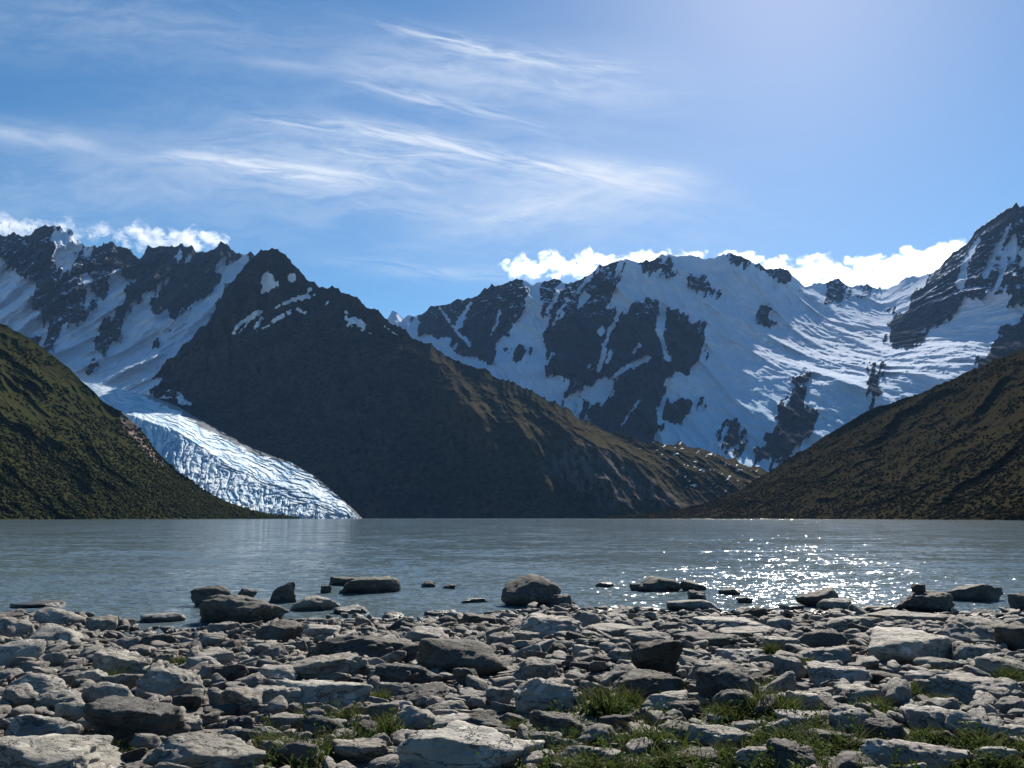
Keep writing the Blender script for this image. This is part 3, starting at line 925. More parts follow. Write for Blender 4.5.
def stone_shape(level, dims, seed, kind='block', tilt=0.0, rough=1.0):
    """a many-faced stone: rounded intersection of random planes, stepped along its bedding, with dents and cracks"""
    rng = np.random.default_rng(seed)
    V0, F0 = ICO[level]
    d = V0
    k = {'block': 9, 'slab': 8, 'round': 22, 'wedge': 7}[kind]
    nrm = rng.normal(size=(k, 3)); nrm /= np.linalg.norm(nrm, axis=1)[:, None]
    hs = rng.uniform(0.68, 1.05, k)
    top = np.array([math.sin(tilt) + rng.normal() * 0.08, rng.normal() * 0.10 - 0.05, math.cos(tilt)]); top /= np.linalg.norm(top)
    nrm = np.vstack([nrm, top, [0, 0, -1.0]]); hs = np.append(hs, [{'slab': 0.62, 'block': 0.78, 'round': 1.05, 'wedge': 0.6}[kind], 0.8])
    p = {'slab': 20, 'block': 20, 'round': 9, 'wedge': 24}[kind]
    s = np.clip(d @ nrm.T, 0, None) / hs
    r = 1.0 / (np.sum(s ** p, 1) ** (1.0 / p) + 1e-6)
    r = np.minimum(r, 1.5)
    o = rng.uniform(0, 50, 3)
    q = d * r[:, None]
    x, y, z = (q * 1.0).T
    r2 = 0.13 * fbm(x * 1.3 + o[0], y * 1.3 + o[1], z * 1.3 + o[2], 3) * rough
    crack = ridged(x * 1.7 + o[1], y * 1.7 + o[2], z * 2.6 + o[0], 4, 0.55)
    r2 = r2 + (crack - 0.7) * 0.055 * rough
    if level >= 4:
        r2 = r2 + 0.035 * rough * fbm(x * 6 + o[2], y * 6 + o[0], z * 9 + o[1], 4, 0.6)
    # bedding steps
    ax = np.array([rng.normal() * 0.25, rng.normal() * 0.2, 1.0]); ax /= np.linalg.norm(ax)
    t = (q @ ax) * (3.2 if kind != 'round' else 2.0) + 0.35 * fbm(x * 1.5, y * 1.5, o[0], 2)
    st = t - np.floor(t)
    r2 = r2 + (np.abs(st - 0.5) - 0.25) * 0.10 * rough * (0.4 if kind == 'round' else 1.0)
    q = q * (1 + r2)[:, None]
    q = q / np.maximum(np.abs(q).max(0), 1e-6)
    return q * np.array(dims) * 0.5, F0


TONE = {'pale': 1.42, 'light': 1.22, 'grey': 0.95, 'dark': 0.40, 'black': 0.20}  # stone tints; dark ones also paint in shaded fronts, light ones sunlit tops
SPOTS = []          # every stone placed: px, py, w, h, object


def colour(o, tone, rng):
    t = TONE[tone] * rng.uniform(0.9, 1.1)
    o.color = (t * rng.uniform(0.98, 1.03), t, t * rng.uniform(0.95, 1.02), 1.0)


YS = np.arange(3.0, 60.0, 0.03)


def ground_hit(px, py, water=False):
    u, w = (float(k) for k in ray(px, py))
    if water:
        Y = -EYE[2] / w
        return u * Y, Y, 0.0
    g = ground_h(u * YS, YS)
    if water:
        g = np.maximum(g, 0.0)
    hit = np.nonzero(EYE[2] + w * YS <= g)[0]
    Y = float(YS[hit[0]]) if len(hit) else 60.0
    return u * Y, Y, float(ground_h(u * Y, Y))


def hand_stone(px, top, bot, w, kind, tone, label=None, tilt=0.0, depth=0.75, water=False, lift=0.0, level=None, name='stone', rough=1.0, back=0.0):
    seed = int(px * 13 + bot * 7 + w)
    rng = np.random.default_rng(seed)
    x, Yf, zf = ground_hit(px, bot, water)
    wid = w * Yf / FPX
    dep = wid * depth
    Yc = Yf + dep * 0.42 + back
    u, _ = ray(px, bot)
    _, wt = ray(px, top)
    x = float(u) * Yc
    wid *= Yc / Yf
    ztop = EYE[2] + float(wt) * (Yc + dep * 0.05)
    zb = (0.0 if water else float(ground_h(x, Yc))) + lift
    H = max(ztop - zb, 0.05)
    sink = (0.35 if water else 0.28) * H + (0.03 if water else 0.02)
    if lift:
        sink = 0.05 * H
    dims = (wid * 1.04, dep, H + sink)
    if level is None:
        level = 5 if w > 58 else 4
    q, F0 = stone_shape(level, dims, seed, kind, tilt, rough)
    q[:, 2] += dims[2] / 2 - sink
    me = mesh_from(name, q, F0, STONE)
    o = put(name, me, (x, Yc, zb))
    colour(o, tone, rng)
    SPOTS.append(dict(px=px, py=(top + bot) / 2, w=w, h=bot - top, o=o, tone=tone, kind=kind, label=label, water=water))
    return o


# px, top, bottom, width, kind, tone, label (None: described below from what it lies beside), tilt
HS = hand_stone
# standing in the shallow water
HS(243, 594, 625, 84, 'block', 'dark', 'large dark boulder standing in the shallows left of centre, pale on its right shoulder', 0.15, water=True)
HS(211, 585, 606, 40, 'round', 'dark', 'rounded wet boulder behind the large dark boulder in the left shallows', water=True)
HS(283, 581, 603, 33, 'wedge', 'dark', 'pointed dark stone in the water right behind the large dark boulder', -0.4, water=True)
HS(246, 588, 600, 22, 'block', 'dark', None, water=True)
HS(318, 594, 611, 50, 'slab', 'grey', 'low grey stone in the water between two dark boulders', 0.1, water=True)
HS(355, 605, 614, 42, 'slab', 'grey', None, water=True)
HS(369, 576, 594, 58, 'block', 'dark', 'wide brownish boulder in the water with a flat top, farthest group from shore', 0.12, water=True)
HS(342, 575, 586, 38, 'slab', 'dark', 'low dark stone touching the left end of the wide brownish boulder', water=True)
HS(327, 585, 593, 13, 'block', 'dark', None, water=True, level=4)
HS(429, 581, 587, 15, 'round', 'dark', 'small dark stone alone in open water, left of a smaller one', water=True)
HS(449, 584, 589, 14, 'round', 'dark', 'smaller dark stone alone in open water near midpicture', water=True)
HS(474, 597, 603, 28, 'slab', 'dark', 'thin dark stone barely above the water near midpicture', water=True)
HS(163, 611, 622, 44, 'slab', 'light', 'low pale stone lying alone in the water near the left shore', water=True)
HS(532, 574, 607, 58, 'round', 'dark', 'big rounded dark boulder standing alone in the lake, centre', 0.1, depth=0.9, water=True, rough=0.7)
HS(565, 594, 608, 32, 'block', 'dark', 'low dark stone against the right foot of the big rounded boulder', water=True)
HS(657, 576, 592, 46, 'round', 'dark', 'humped dark stone in the glittering water right of centre', water=True)
HS(638, 583, 591, 20, 'block', 'dark', None, water=True)
HS(693, 580, 591, 26, 'wedge', 'dark', None, 0.2, water=True)
HS(605, 581, 587, 20, 'slab', 'dark', 'thin dark stone in the water left of the humped one', water=True)
HS(694, 590, 600, 24, 'block', 'dark', None, water=True)
HS(697, 597, 612, 56, 'slab', 'grey', 'flat grey stone at the water edge below the sun glitter', water=True)
HS(729, 587, 595, 22, 'slab', 'dark', 'small dark stone in the middle of the sun glitter', water=True)
HS(746, 596, 603, 18, 'slab', 'dark', None, water=True)
HS(819, 588, 607, 46, 'wedge', 'dark', 'wedge shaped dark slab tilted up out of the glittering water', -0.35, water=True)
HS(838, 597, 612, 42, 'slab', 'grey', None, water=True)
HS(875, 604, 613, 34, 'slab', 'dark', None, water=True)
blk = HS(923, 590, 612, 62, 'block', 'dark', 'blocky flat topped dark boulder at the water edge far right', depth=0.7, water=True)
HS(978, 581, 602, 56, 'wedge', 'dark', 'long dark slab pointing up to the right in the water, far right', -0.35, water=True)
HS(1021, 593, 612, 30, 'block', 'dark', 'dark stone cut by the right edge of the shallows', water=True)
HS(795, 604, 611, 20, 'slab', 'dark', None, water=True)
HS(650, 606, 613, 24, 'slab', 'dark', None, water=True)
HS(40, 601, 608, 50, 'slab', 'dark', None, water=True)
HS(8, 612, 621, 40, 'slab', 'dark', None)
HS(440, 609, 616, 30, 'slab', 'dark', None, water=True)
HS(395, 611, 619, 24, 'block', 'dark', None, water=True)
HS(590, 608, 616, 34, 'slab', 'dark', None, water=True)
# left shore
HS(58, 607, 628, 48, 'round', 'light', 'pale humped stone at the left water edge', 0.1)
HS(97, 615, 634, 40, 'block', 'grey')
HS(15, 616, 643, 42, 'round', 'light', 'smooth pale stone against the left border, second row from water')
HS(54, 624, 648, 56, 'round', 'light', 'rounded pale stone just in front of the pale humped one')
HS(18, 639, 666, 52, 'round', 'pale', 'large pale rounded stone at the left border, mid beach', depth=0.9)
HS(157, 633, 649, 40, 'block', 'dark', 'low dark stone near the water, in front of the lone pale flat one')
HS(226, 621, 637, 42, 'block', 'grey')
HS(116, 648, 682, 62, 'block', 'light', 'upright stone with a sunlit right face, left mid beach', 0.2)
HS(173, 664, 700, 74, 'wedge', 'light', 'big wedge shaped boulder with pale top sloping right, left beach', 0.35)
HS(38, 672, 700, 56, 'round', 'light', 'pale rounded stone low at left with a dark front')
HS(60, 689, 716, 66, 'round', 'grey', 'low domed grey stone behind the small pale cobble')
HS(143, 697, 745, 112, 'block', 'dark', 'large dark faced boulder at lower left with a pale rim', 0.12, depth=0.65)
HS(72, 699, 726, 42, 'block', 'grey')
HS(34, 713, 742, 66, 'round', 'grey', 'grey domed stone above the huge boulder in the lower left corner')
HS(52, 729, 790, 150, 'block', 'light', 'huge smooth boulder filling the lower left corner', 0.25, depth=0.8)
HS(66, 721, 740, 34, 'round', 'pale', 'small smooth pale cobble at lower left')
HS(196, 734, 776, 134, 'block', 'grey', 'long stone at the bottom edge, left of the grassy gap', 0.12, depth=0.6)
HS(206, 656, 674, 40, 'block', 'light')
HS(211, 648, 669, 66, 'slab', 'light', 'flat pale slab behind the big wedge shaped boulder', 0.1)
HS(245, 687, 716, 46, 'block', 'grey')
HS(242, 714, 737, 30, 'block', 'dark')
HS(217, 688, 707, 22, 'block', 'grey')
HS(92, 669, 689, 26, 'block', 'light')
HS(12, 684, 716, 40, 'block', 'grey')
HS(190, 716, 732, 30, 'slab', 'light')
# middle
HS(276, 620, 644, 48, 'block', 'dark')
HS(317, 624, 639, 44, 'slab', 'light')
HS(362, 635, 666, 126, 'block', 'dark', 'long dark boulder with a pale sloping right end, left of the big dark boulder', 0.18, depth=0.5)
HS(464, 637, 678, 90, 'round', 'dark', 'big dark flat faced boulder in the middle of the beach', 0.05, depth=0.7, rough=0.6)
HS(429, 627, 645, 52, 'wedge', 'light', 'pale stone touching the water side of the long dark boulder', 0.25)
HS(476, 612, 627, 40, 'block', 'dark')
HS(319, 654, 682, 92, 'slab', 'grey', 'layered grey slab in front of the long dark boulder', 0.05)
HS(400, 662, 687, 78, 'round', 'dark', 'lens shaped dark stone in front of the big flat faced boulder', depth=0.5)
HS(271, 663, 685, 48, 'slab', 'light')
HS(325, 677, 713, 104, 'slab', 'pale', 'broad flat pale slab behind the grass tufts, left of middle', 0.03, depth=0.8)
HS(277, 682, 711, 62, 'slab', 'light')
HS(430, 683, 705, 70, 'slab', 'dark')
HS(470, 666, 690, 32, 'block', 'dark')
HS(449, 700, 718, 48, 'block', 'grey')
HS(477, 711, 730, 50, 'round', 'dark', 'dark lens of stone directly behind the whitest slab')
HS(463, 726, 780, 128, 'slab', 'pale', 'widest and palest flat slab at the bottom edge, crossed by dry stems', 0.06, depth=0.75)
HS(365, 735, 764, 66, 'slab', 'grey')
HS(320, 714, 738, 46, 'round', 'dark', 'smooth dark domed stone among grass tufts, lower left of middle')
HS(498, 632, 650, 32, 'block', 'grey')
HS(400, 700, 712, 26, 'round', 'pale')
HS(341, 646, 663, 16, 'block', 'light', 'little squarish block leaning on the front of the long dark boulder', depth=0.9)
HS(370, 657, 672, 34, 'block', 'grey')
HS(448, 715, 733, 46, 'slab', 'light')
HS(500, 686, 706, 26, 'block', 'grey')
HS(305, 740, 772, 50, 'block', 'dark')
# right of middle
HS(542, 613, 641, 78, 'block', 'light', 'lumpy pale boulder at the water edge below the lake boulder', 0.08)
HS(582, 610, 633, 36, 'round', 'grey')
HS(613, 622, 640, 74, 'slab', 'grey', 'low flat stone right of the lumpy pale boulder')
HS(526, 630, 645, 30, 'block', 'grey')
HS(648, 671, 702, 92, 'block', 'dark', 'dark pedestal stone carrying the top heavy boulder', depth=0.6)
HS(660, 638, 684, 54, 'block', 'black', 'top heavy blackish boulder perched above its neighbours, right of middle', depth=0.7, lift=0.06)
HS(667, 689, 713, 54, 'slab', 'pale', 'small sunlit flat slab in front of the blackish perched boulder')
HS(546, 677, 714, 68, 'block', 'light', 'rough pitted pale boulder left of the grassy patch', 0.05, rough=1.4)
HS(563, 708, 740, 62, 'block', 'dark', 'dark smooth stone in front of the rough pitted boulder', 0.2)
HS(727, 662, 707, 62, 'round', 'dark', 'big dark rounded boulder right of the blackish perched one', depth=0.85)
HS(707, 659, 686, 54, 'block', 'grey')
HS(738, 687, 718, 42, 'round', 'dark', 'dark domed stone leaning on the front of the big rounded boulder')
HS(685, 701, 720, 34, 'block', 'dark')
HS(648, 631, 652, 50, 'block', 'grey')
HS(700, 630, 649, 78, 'slab', 'dark', 'long low dark slab between two pale flat stones')
HS(735, 646, 662, 62, 'slab', 'light')
HS(728, 616, 629, 76, 'slab', 'light', 'flat pale stone at the water edge, centre right')
HS(738, 625, 641, 76, 'slab', 'grey')
HS(582, 643, 657, 34, 'slab', 'pale', 'whitish flat stone, brightest among the grey ones, middle beach')
HS(618, 646, 663, 30, 'wedge', 'grey')
HS(540, 658, 687, 66, 'block', 'grey')
HS(595, 744, 766, 66, 'slab', 'grey')
HS(700, 749, 765, 50, 'round', 'dark', 'dark flat cobble in the grass at the bottom edge')
HS(720, 724, 749, 60, 'slab', 'light', 'pale slab set in grass at lower right of middle')
HS(523, 738, 760, 50, 'slab', 'pale')
HS(622, 664, 694, 44, 'block', 'grey')
HS(752, 746, 772, 40, 'block', 'light')
HS(598, 700, 716, 34, 'block', 'dark')
HS(640, 725, 742, 40, 'slab', 'grey')
# right shore
HS(902, 609, 625, 84, 'slab', 'grey', 'long flat stone below the blocky flat topped boulder')
HS(902, 627, 667, 112, 'slab', 'light', 'biggest pale slab on the right beach, tilted with a smooth sunlit face', 0.22, depth=0.8, rough=0.6)
HS(830, 629, 652, 52, 'block', 'dark', 'dark stone tucked under the left end of the biggest pale slab')
HS(972, 617, 648, 82, 'block', 'grey', 'grey boulder with a dark right side, right shore behind the pale slab', 0.1)
HS(1020, 622, 652, 50, 'block', 'dark')
HS(819, 645, 665, 64, 'slab', 'grey')
HS(832, 660, 688, 64, 'slab', 'light')
HS(788, 656, 680, 32, 'block', 'grey')
HS(1004, 656, 680, 56, 'round', 'grey', 'grey stone with moss on top at the right border')
HS(984, 676, 706, 100, 'block', 'grey', 'broad grey block at the right border, mid beach', 0.08)
HS(935, 702, 738, 86, 'slab', 'light', 'broad cracked pale slab at lower right', 0.06)
HS(882, 716, 747, 46, 'block', 'dark', 'rough dark stone left of the broad cracked pale slab')
HS(845, 703, 733, 44, 'slab', 'light')
HS(793, 741, 776, 62, 'block', 'dark', 'dark boulder at the bottom edge in the lower right grass', 0.1)
HS(918, 739, 776, 104, 'block', 'light', 'wide pale rock at the bottom edge, lower right')
HS(859, 683, 705, 56, 'slab', 'light')
HS(920, 670, 688, 42, 'block', 'light')
HS(962, 671, 690, 42, 'block', 'dark')
HS(848, 753, 776, 54, 'block', 'dark')
HS(1018, 721, 746, 34, 'slab', 'light')
HS(972, 642, 667, 38, 'block', 'grey')
HS(780, 616, 632, 40, 'slab', 'grey')
HS(845, 615, 628, 46, 'slab', 'grey')
HS(778, 634, 652, 44, 'slab', 'light')
HS(806, 690, 712, 40, 'block', 'light')
HS(1000, 742, 772, 50, 'slab', 'grey')
# the dark stone perched on the blocky boulder
b_top = blk.location.z + max(v.co.z for v in blk.data.vertices)
q, F0 = stone_shape(4, (0.36, 0.24, 0.20), 77, 'wedge')
q[:, 2] += 0.07
o = put('stone', mesh_from('stone', q, F0, STONE), (blk.location.x - 0.08, blk.location.y + 0.02, b_top - 0.02))
o.color = (0.3, 0.3, 0.3, 1)
SPOTS.append(dict(px=917, py=585, w=19, h=9, o=o, tone='black', kind='wedge', label='small blackish stone perched on top of the blocky flat topped boulder', water=False))

# --- fill the gaps with further single stones, copies of a few shapes
PROTO = []
for k in range(22):
    kind = ('slab', 'block', 'slab', 'wedge', 'block', 'round')[k % 6]
    dims = (1.25, random.uniform(0.62, 0.95), {'slab': 0.46, 'block': 0.68, 'wedge': 0.62, 'round': 0.58}[kind])
    q, F0 = stone_shape(4, dims, 900 + k, kind, random.uniform(-0.5, 0.5))
    q[:, 2] += dims[2] * 0.22
    PROTO.append((mesh_from('stone', q, F0, STONE), kind))

rngf = np.random.default_rng(3)
n_fill, tries = 0, 0
LIMIT = 296 - len(SPOTS)
while n_fill < LIMIT and tries < 30000:
    tries += 1
    px = rngf.uniform(2, 1022)
    edge_y = float(np.interp(px, [0, 130, 300, 512, 700, 1024], [622, 640, 630, 616, 616, 612]))
    py = rngf.uniform(edge_y, 764)
    base = 10 + (py - 600) * 0.17
    w = base * rngf.uniform(0.8, 1.9)
    h = w * 0.45
    bad = False
    for s in SPOTS:
        dx = abs(s['px'] - px) / ((s['w'] + w) * 0.5)
        dy = abs(s['py'] - py) / ((s['h'] + h) * 0.5)
        if dx * dx + dy * dy < 0.62:
            bad = True
            break
    if bad:
        continue
    x, Yc, z = ground_hit(px, py + h * 0.4)
    me, kind = PROTO[int(rngf.integers(len(PROTO)))]
    sc = w * Yc / FPX
    o = put('stone', me, (x, Yc + sc * 0.25, z), rngf.uniform(0, 6.28))
    o.scale = (sc, sc * rngf.uniform(0.85, 1.15), sc * rngf.uniform(0.75, 1.25))
    o.rotation_euler = (rngf.normal() * 0.16, rngf.normal() * 0.16, rngf.normal() * 0.5 + (3.14 if rngf.random() < 0.5 else 0))
    tone = ('pale', 'light', 'light', 'grey', 'grey', 'dark', 'dark')[int(rngf.integers(7))]
    colour(o, tone, rngf)
    SPOTS.append(dict(px=px, py=py, w=w, h=h, o=o, tone=tone, kind=kind, label=None, water=False))
    n_fill += 1

# --- labels: the stones that stand out have their own; the others are told by what they lie beside
NEAR = [s for s in SPOTS if s['label']]
SHORT = {}
for s in NEAR:
    SHORT[id(s)] = s['label']


def short_of(label):
    """the first few words of a landmark's label, enough to find it"""
    w = label.replace(',', ' ,').split()
    out, stop = [], {'with', 'standing', 'lying', 'alone', 'against', 'touching', 'cut', 'filling', 'leaning', 'tucked', 'set', ',', 'crossed',
                     'carrying', 'perched', 'tilted', 'pointing', 'in', 'at', 'behind', 'right', 'left', 'near', 'just', 'directly', 'between', 'on', 'above', 'below', 'among', 'barely', 'farthest', 'low', 'touching', 'from', 'cut', 'pointing'}
    for k in w:
        if k in stop and len(out) >= 2:
            break
        out.append(k)
    return ' '.join(out).strip(' ,')


names = {}
for s in NEAR:
    s['short'] = short_of(s['label'])
    names.setdefault(s['short'], []).append(s)
ANCH = [s for s in NEAR if len(names[s['short']]) == 1 and s['w'] >= 26 and len(s['short'].split()) >= 2
        and not any(k != s['short'] and k.endswith(s['short']) for k in names)]


def sector(dx, dy):
    if abs(dx) > 1.2 * abs(dy):
        return 'right of' if dx > 0 else 'left of'
    if abs(dy) > 1.8 * abs(dx):
        return 'in front of' if dy > 0 else 'behind'
    return ('in front and right of' if dx > 0 else 'in front and left of') if dy > 0 else ('behind and right of' if dx > 0 else 'behind and left of')


RANK = ['next stone', 'second stone', 'third stone', 'fourth stone', 'fifth stone', 'sixth stone', 'seventh stone']
ADJ = {'pale': 'pale', 'light': 'light grey', 'grey': 'mid grey', 'dark': 'dark', 'black': 'blackish'}
KIND = {'slab': 'flat', 'block': 'angular', 'round': 'rounded', 'wedge': 'sharp edged'}
order = {}
for a in ANCH:
    for s in SPOTS:
        if s is a:
            continue
        dx, dy = s['px'] - a['px'], (s['py'] - a['py']) * 2.0
        order.setdefault((id(a), sector(dx, dy)), []).append((math.hypot(dx, dy), id(s)))
for k in order:
    order[k].sort()
for s in SPOTS:
    o = s['o']
    if s['label'] is None:
        best = None
        for a in ANCH:
            dx, dy = s['px'] - a['px'], (s['py'] - a['py']) * 2.0
            sec = sector(dx, dy)
            lst = [i for _, i in order[(id(a), sec)]]
            r = lst.index(id(s))
            score = r * 40 + math.hypot(dx, dy)
            if r < len(RANK) and (best is None or score < best[0]):
                best = (score, r, sec, a)
        if best is None:
            best = (0, 6, 'near', ANCH[0])
        _, r, sec, a = best
        s['label'] = f"{ADJ[s['tone']]} {KIND[s['kind']]} {RANK[r].split()[1] if r == 0 else RANK[r]} {'just ' if r == 0 else ''}{sec} the {a['short']}"
    if len(s['label'].split()) > 16:
        s['label'] = ' '.join(s['label'].split()[:16])
    tag(o, s['label'], 'stone', 'stones of the rocky lake shore')

# px, bottom, width, height
TUFTS = [(115, 684, 30, 22), (100, 757, 56, 22), (349, 724, 40, 24), (388, 738, 40, 34), (378, 702, 34, 18), (310, 718, 26, 16), (296, 762, 66, 36), (340, 752, 40, 24),
         (606, 717, 58, 46), (632, 708, 34, 28), (516, 730, 30, 16), (603, 744, 42, 24), (650, 748, 66, 36), (695, 740, 36, 26), (724, 720, 48, 26), (762, 718, 44, 46),
         (669, 768, 70, 26), (590, 770, 60, 22), (724, 762, 44, 24), (809, 670, 24, 20), (770, 654, 24, 18), (776, 690, 30, 20), (784, 722, 60, 42), (856, 684, 26, 12),
         (932, 676, 26, 12), (912, 700, 28, 26), (876, 714, 46, 24), (1012, 682, 34, 22), (926, 745, 46, 26), (846, 752, 62, 34), (985, 752, 66, 32), (786, 750, 70, 34),
         (1006, 770, 50, 24), (942, 704, 30, 14), (270, 754, 44, 30), (545, 768, 50, 20), (180, 664, 26, 12), (330, 690, 22, 12), (555, 728, 26, 14), (895, 760, 40, 18),
         (635, 772, 40, 20), (752, 768, 50, 22), (575, 756, 40, 18), (960, 768, 44, 18), (690, 712, 30, 18), (815, 738, 40, 22)]

# --- small stones and gravel between them: past counting
_FG = fbm(*np.meshgrid(np.arange(-20, 20, 0.1) * 0.6, np.arange(0, 25, 0.1) * 0.6), 0.4, 3)


def fbm1(x, y):
    return _FG[min(max(int(y * 10 + 0.5), 0), 249), min(max(int((x + 20) * 10 + 0.5), 0), 399)]


vs, fs, nv = [], [], 0
rg = np.random.default_rng(8)
shapes = [stone_shape(2, (1, 0.8, 0.55), 500 + k, ('slab', 'block', 'round')[k % 3], rough=0.8) for k in range(14)]
def ext(o, ax):
    c = np.array([v.co[ax] for v in o.data.vertices])
    return float(c.max() - c.min()) * 0.5 * o.scale[ax]


BX = np.array([s['o'].location.x for s in SPOTS]); BY = np.array([s['o'].location.y for s in SPOTS])
BW = np.array([ext(s['o'], 0) for s in SPOTS]) * 0.85; BD = np.array([ext(s['o'], 1) for s in SPOTS]) * 0.85
GXY = []
for (px, bot, w, h) in TUFTS:
    x, y, z = ground_hit(px, bot)
    GXY.append((x, y, 0.5 * w * y / FPX))
GXY = np.array(GXY)
big = [stone_shape(3, (1.15, 0.8, 0.6), 700 + k, ('slab', 'block', 'wedge')[k % 3], rough=0.8) for k in range(14)]
for k in range(25000):
    y = 4.3 + 13.0 * rg.random() ** 0.9
    x = rg.uniform(-1, 1) * (0.72 * (y + 0.6) + 3.0)
    if y > float(shore_y(x)) + 0.9 * rg.random():
        continue
    s = 0.022 + 0.13 * rg.random() ** 2.6
    s *= 0.8 + y / 25
    if k % 6 == 0:
        s = 0.10 + 0.13 * rg.random() ** 1.5 + y * 0.004      # broken slabs jammed between the large stones
    q, F0 = (big if s > 0.11 else shapes)[int(rg.integers(14))]
    if s > 0.09:                                  # the larger ones keep clear of the big stones and of the grass
        d2 = ((BX - x) / (BW + s * 0.5)) ** 2 + ((BY - y) / (BD + s * 0.5)) ** 2
        if d2.min() < 1.0 or (((GXY[:, 0] - x) ** 2 + (GXY[:, 1] - y) ** 2) < (GXY[:, 2] + s * 0.5) ** 2).any():
            continue
    a = rg.uniform(0, 6.28); ca, sa = math.cos(a), math.sin(a)
    t = rg.normal(size=2) * 0.2
    p = q * s * np.array([1.25, 1, 0.85])
    p = np.stack([p[:, 0] * ca - p[:, 1] * sa, p[:, 0] * sa + p[:, 1] * ca, p[:, 2] + p[:, 0] * t[0] + p[:, 1] * t[1]], -1)
    z = 0.42 * math.tanh(max(float(shore_y(x)) - y, 0) / 9.5) + 0.012 * max(float(shore_y(x)) - y, 0) + 0.05 * float(fbm1(x, y)) + s * rg.uniform(0.0, 0.4)
    vs.append(p + np.array([x, y, z])); fs.append(F0 + nv); nv += len(p)
pebbles = put('gravel', mesh_from('gravel', np.concatenate(vs), np.concatenate(fs), STONE))
pebbles.color = (0.86, 0.85, 0.83, 1)
tag(pebbles, 'small stones and gravel filling the gaps of the shore', 'gravel', kind='stuff')


# ------------------------------------------------------------------ grass tufts and low plants
def grass_mat(name, a, b_, tip):
    m, nt, b = new_mat(name)
    pos, _ = coords(nt)
    oi = nt.n('ShaderNodeObjectInfo')
    c = nt.mix(nt.ramp(nt.noise(pos, 9.0, 3), 0.3, 0.7), rgb(*a), rgb(*b_))
    t = attr_node(nt, 'along')
    c = nt.mix(nt.ramp(t, 0.55, 1.0, 0, 0.7), c, rgb(*tip))
    nt.link(c, b.inputs['Base Color'])
    b.inputs['Roughness'].default_value = 0.75
    b.inputs['Specular IOR Level'].default_value = 0.06
    tr = nt.n('ShaderNodeBsdfTranslucent')
    nt.link(c, tr.inputs['Color'])
    mx = nt.n('ShaderNodeMixShader'); mx.inputs[0].default_value = 0.35
    out = nt.t.nodes['Material Output']
    nt.link(b.outputs[0], mx.inputs[1]); nt.link(tr.outputs[0], mx.inputs[2]); nt.link(mx.outputs[0], out.inputs[0])
    return m


GRASS = grass_mat('green_grass', (0.042, 0.070, 0.015), (0.070, 0.090, 0.022), (0.13, 0.115, 0.045))
LEAFY = grass_mat('low_leaves', (0.036, 0.062, 0.014), (0.064, 0.086, 0.020), (0.08, 0.10, 0.03))


def blade(rng, x, y, h, w, lean, out):
    """curved tapered blade of four segments"""
    a = rng.uniform(0, 6.28)
    la = lean * rng.uniform(0.4, 1.2)
    f = rng.uniform(0, 3.14)
    ts = np.array([0, 0.35, 0.68, 1.0])
    cx = x + np.cos(a) * la * h * ts ** 1.8; cy = y + np.sin(a) * la * h * ts ** 1.8
    cz = h * ts * (1 - 0.25 * la * ts)
    ww = w * np.array([1, 0.85, 0.55, 0.08])
    L = np.stack([cx - np.cos(f) * ww, cy - np.sin(f) * ww, cz], -1); Rr = np.stack([cx + np.cos(f) * ww, cy + np.sin(f) * ww, cz], -1)
    base = sum(len(k) for k in out[0])
    out[0].append(np.concatenate([L, Rr]))
    out[1].append(np.array([[0, 4, 5, 1], [1, 5, 6, 2], [2, 6, 7, 3]]) + base)
    out[2].append(np.concatenate([ts, ts]))


def leaf(rng, x, y, z, s, out):
    n = rng.normal(size=3); n[2] = abs(n[2]) + 0.5; n /= np.linalg.norm(n)
    t = np.cross(n, rng.normal(size=3)); t /= np.linalg.norm(t); bt = np.cross(n, t)
    c = np.array([x, y, z])
    q = np.stack([c - t * s, c - bt * s * 0.45 + n * s * 0.1, c + bt * s * 0.45 + n * s * 0.1, c + t * s])
    base = sum(len(k) for k in out[0])
    out[0].append(q); out[1].append(np.array([[0, 1, 3, 2]]) + base); out[2].append(np.full(4, 0.4))


TUFT = []
for k in range(6):
    rng = np.random.default_rng(60 + k)
    out = ([], [], [])
    for _ in range(150):
        r = min(abs(rng.normal()) * 0.2, 0.36)
        a = rng.uniform(0, 6.28)
        blade(rng, r * math.cos(a) * 1.2, r * math.sin(a), rng.uniform(0.3, 0.85) * (1 - 0.5 * r), rng.uniform(0.008, 0.016), 0.55, out)
    g = (np.concatenate(out[0]), np.concatenate(out[1]), np.concatenate(out[2]))
    out = ([], [], [])
    for _ in range(420):
        r = abs(rng.normal()) * 0.36
        a = rng.uniform(0, 6.28)
        leaf(rng, r * math.cos(a) * 1.2, r * math.sin(a), 0.02 + rng.uniform(0, 0.30) * max(0.1, 1 - r), rng.uniform(0.03, 0.07), out)
    l = (np.concatenate(out[0]), np.concatenate(out[1]), np.concatenate(out[2]))
    mg = mesh_from('blades', g[0], g[1], GRASS); attr(mg, 'along', g[2])
    ml = mesh_from('leaves', l[0], l[1], LEAFY); attr(ml, 'along', l[2])
    TUFT.append((mg, ml))

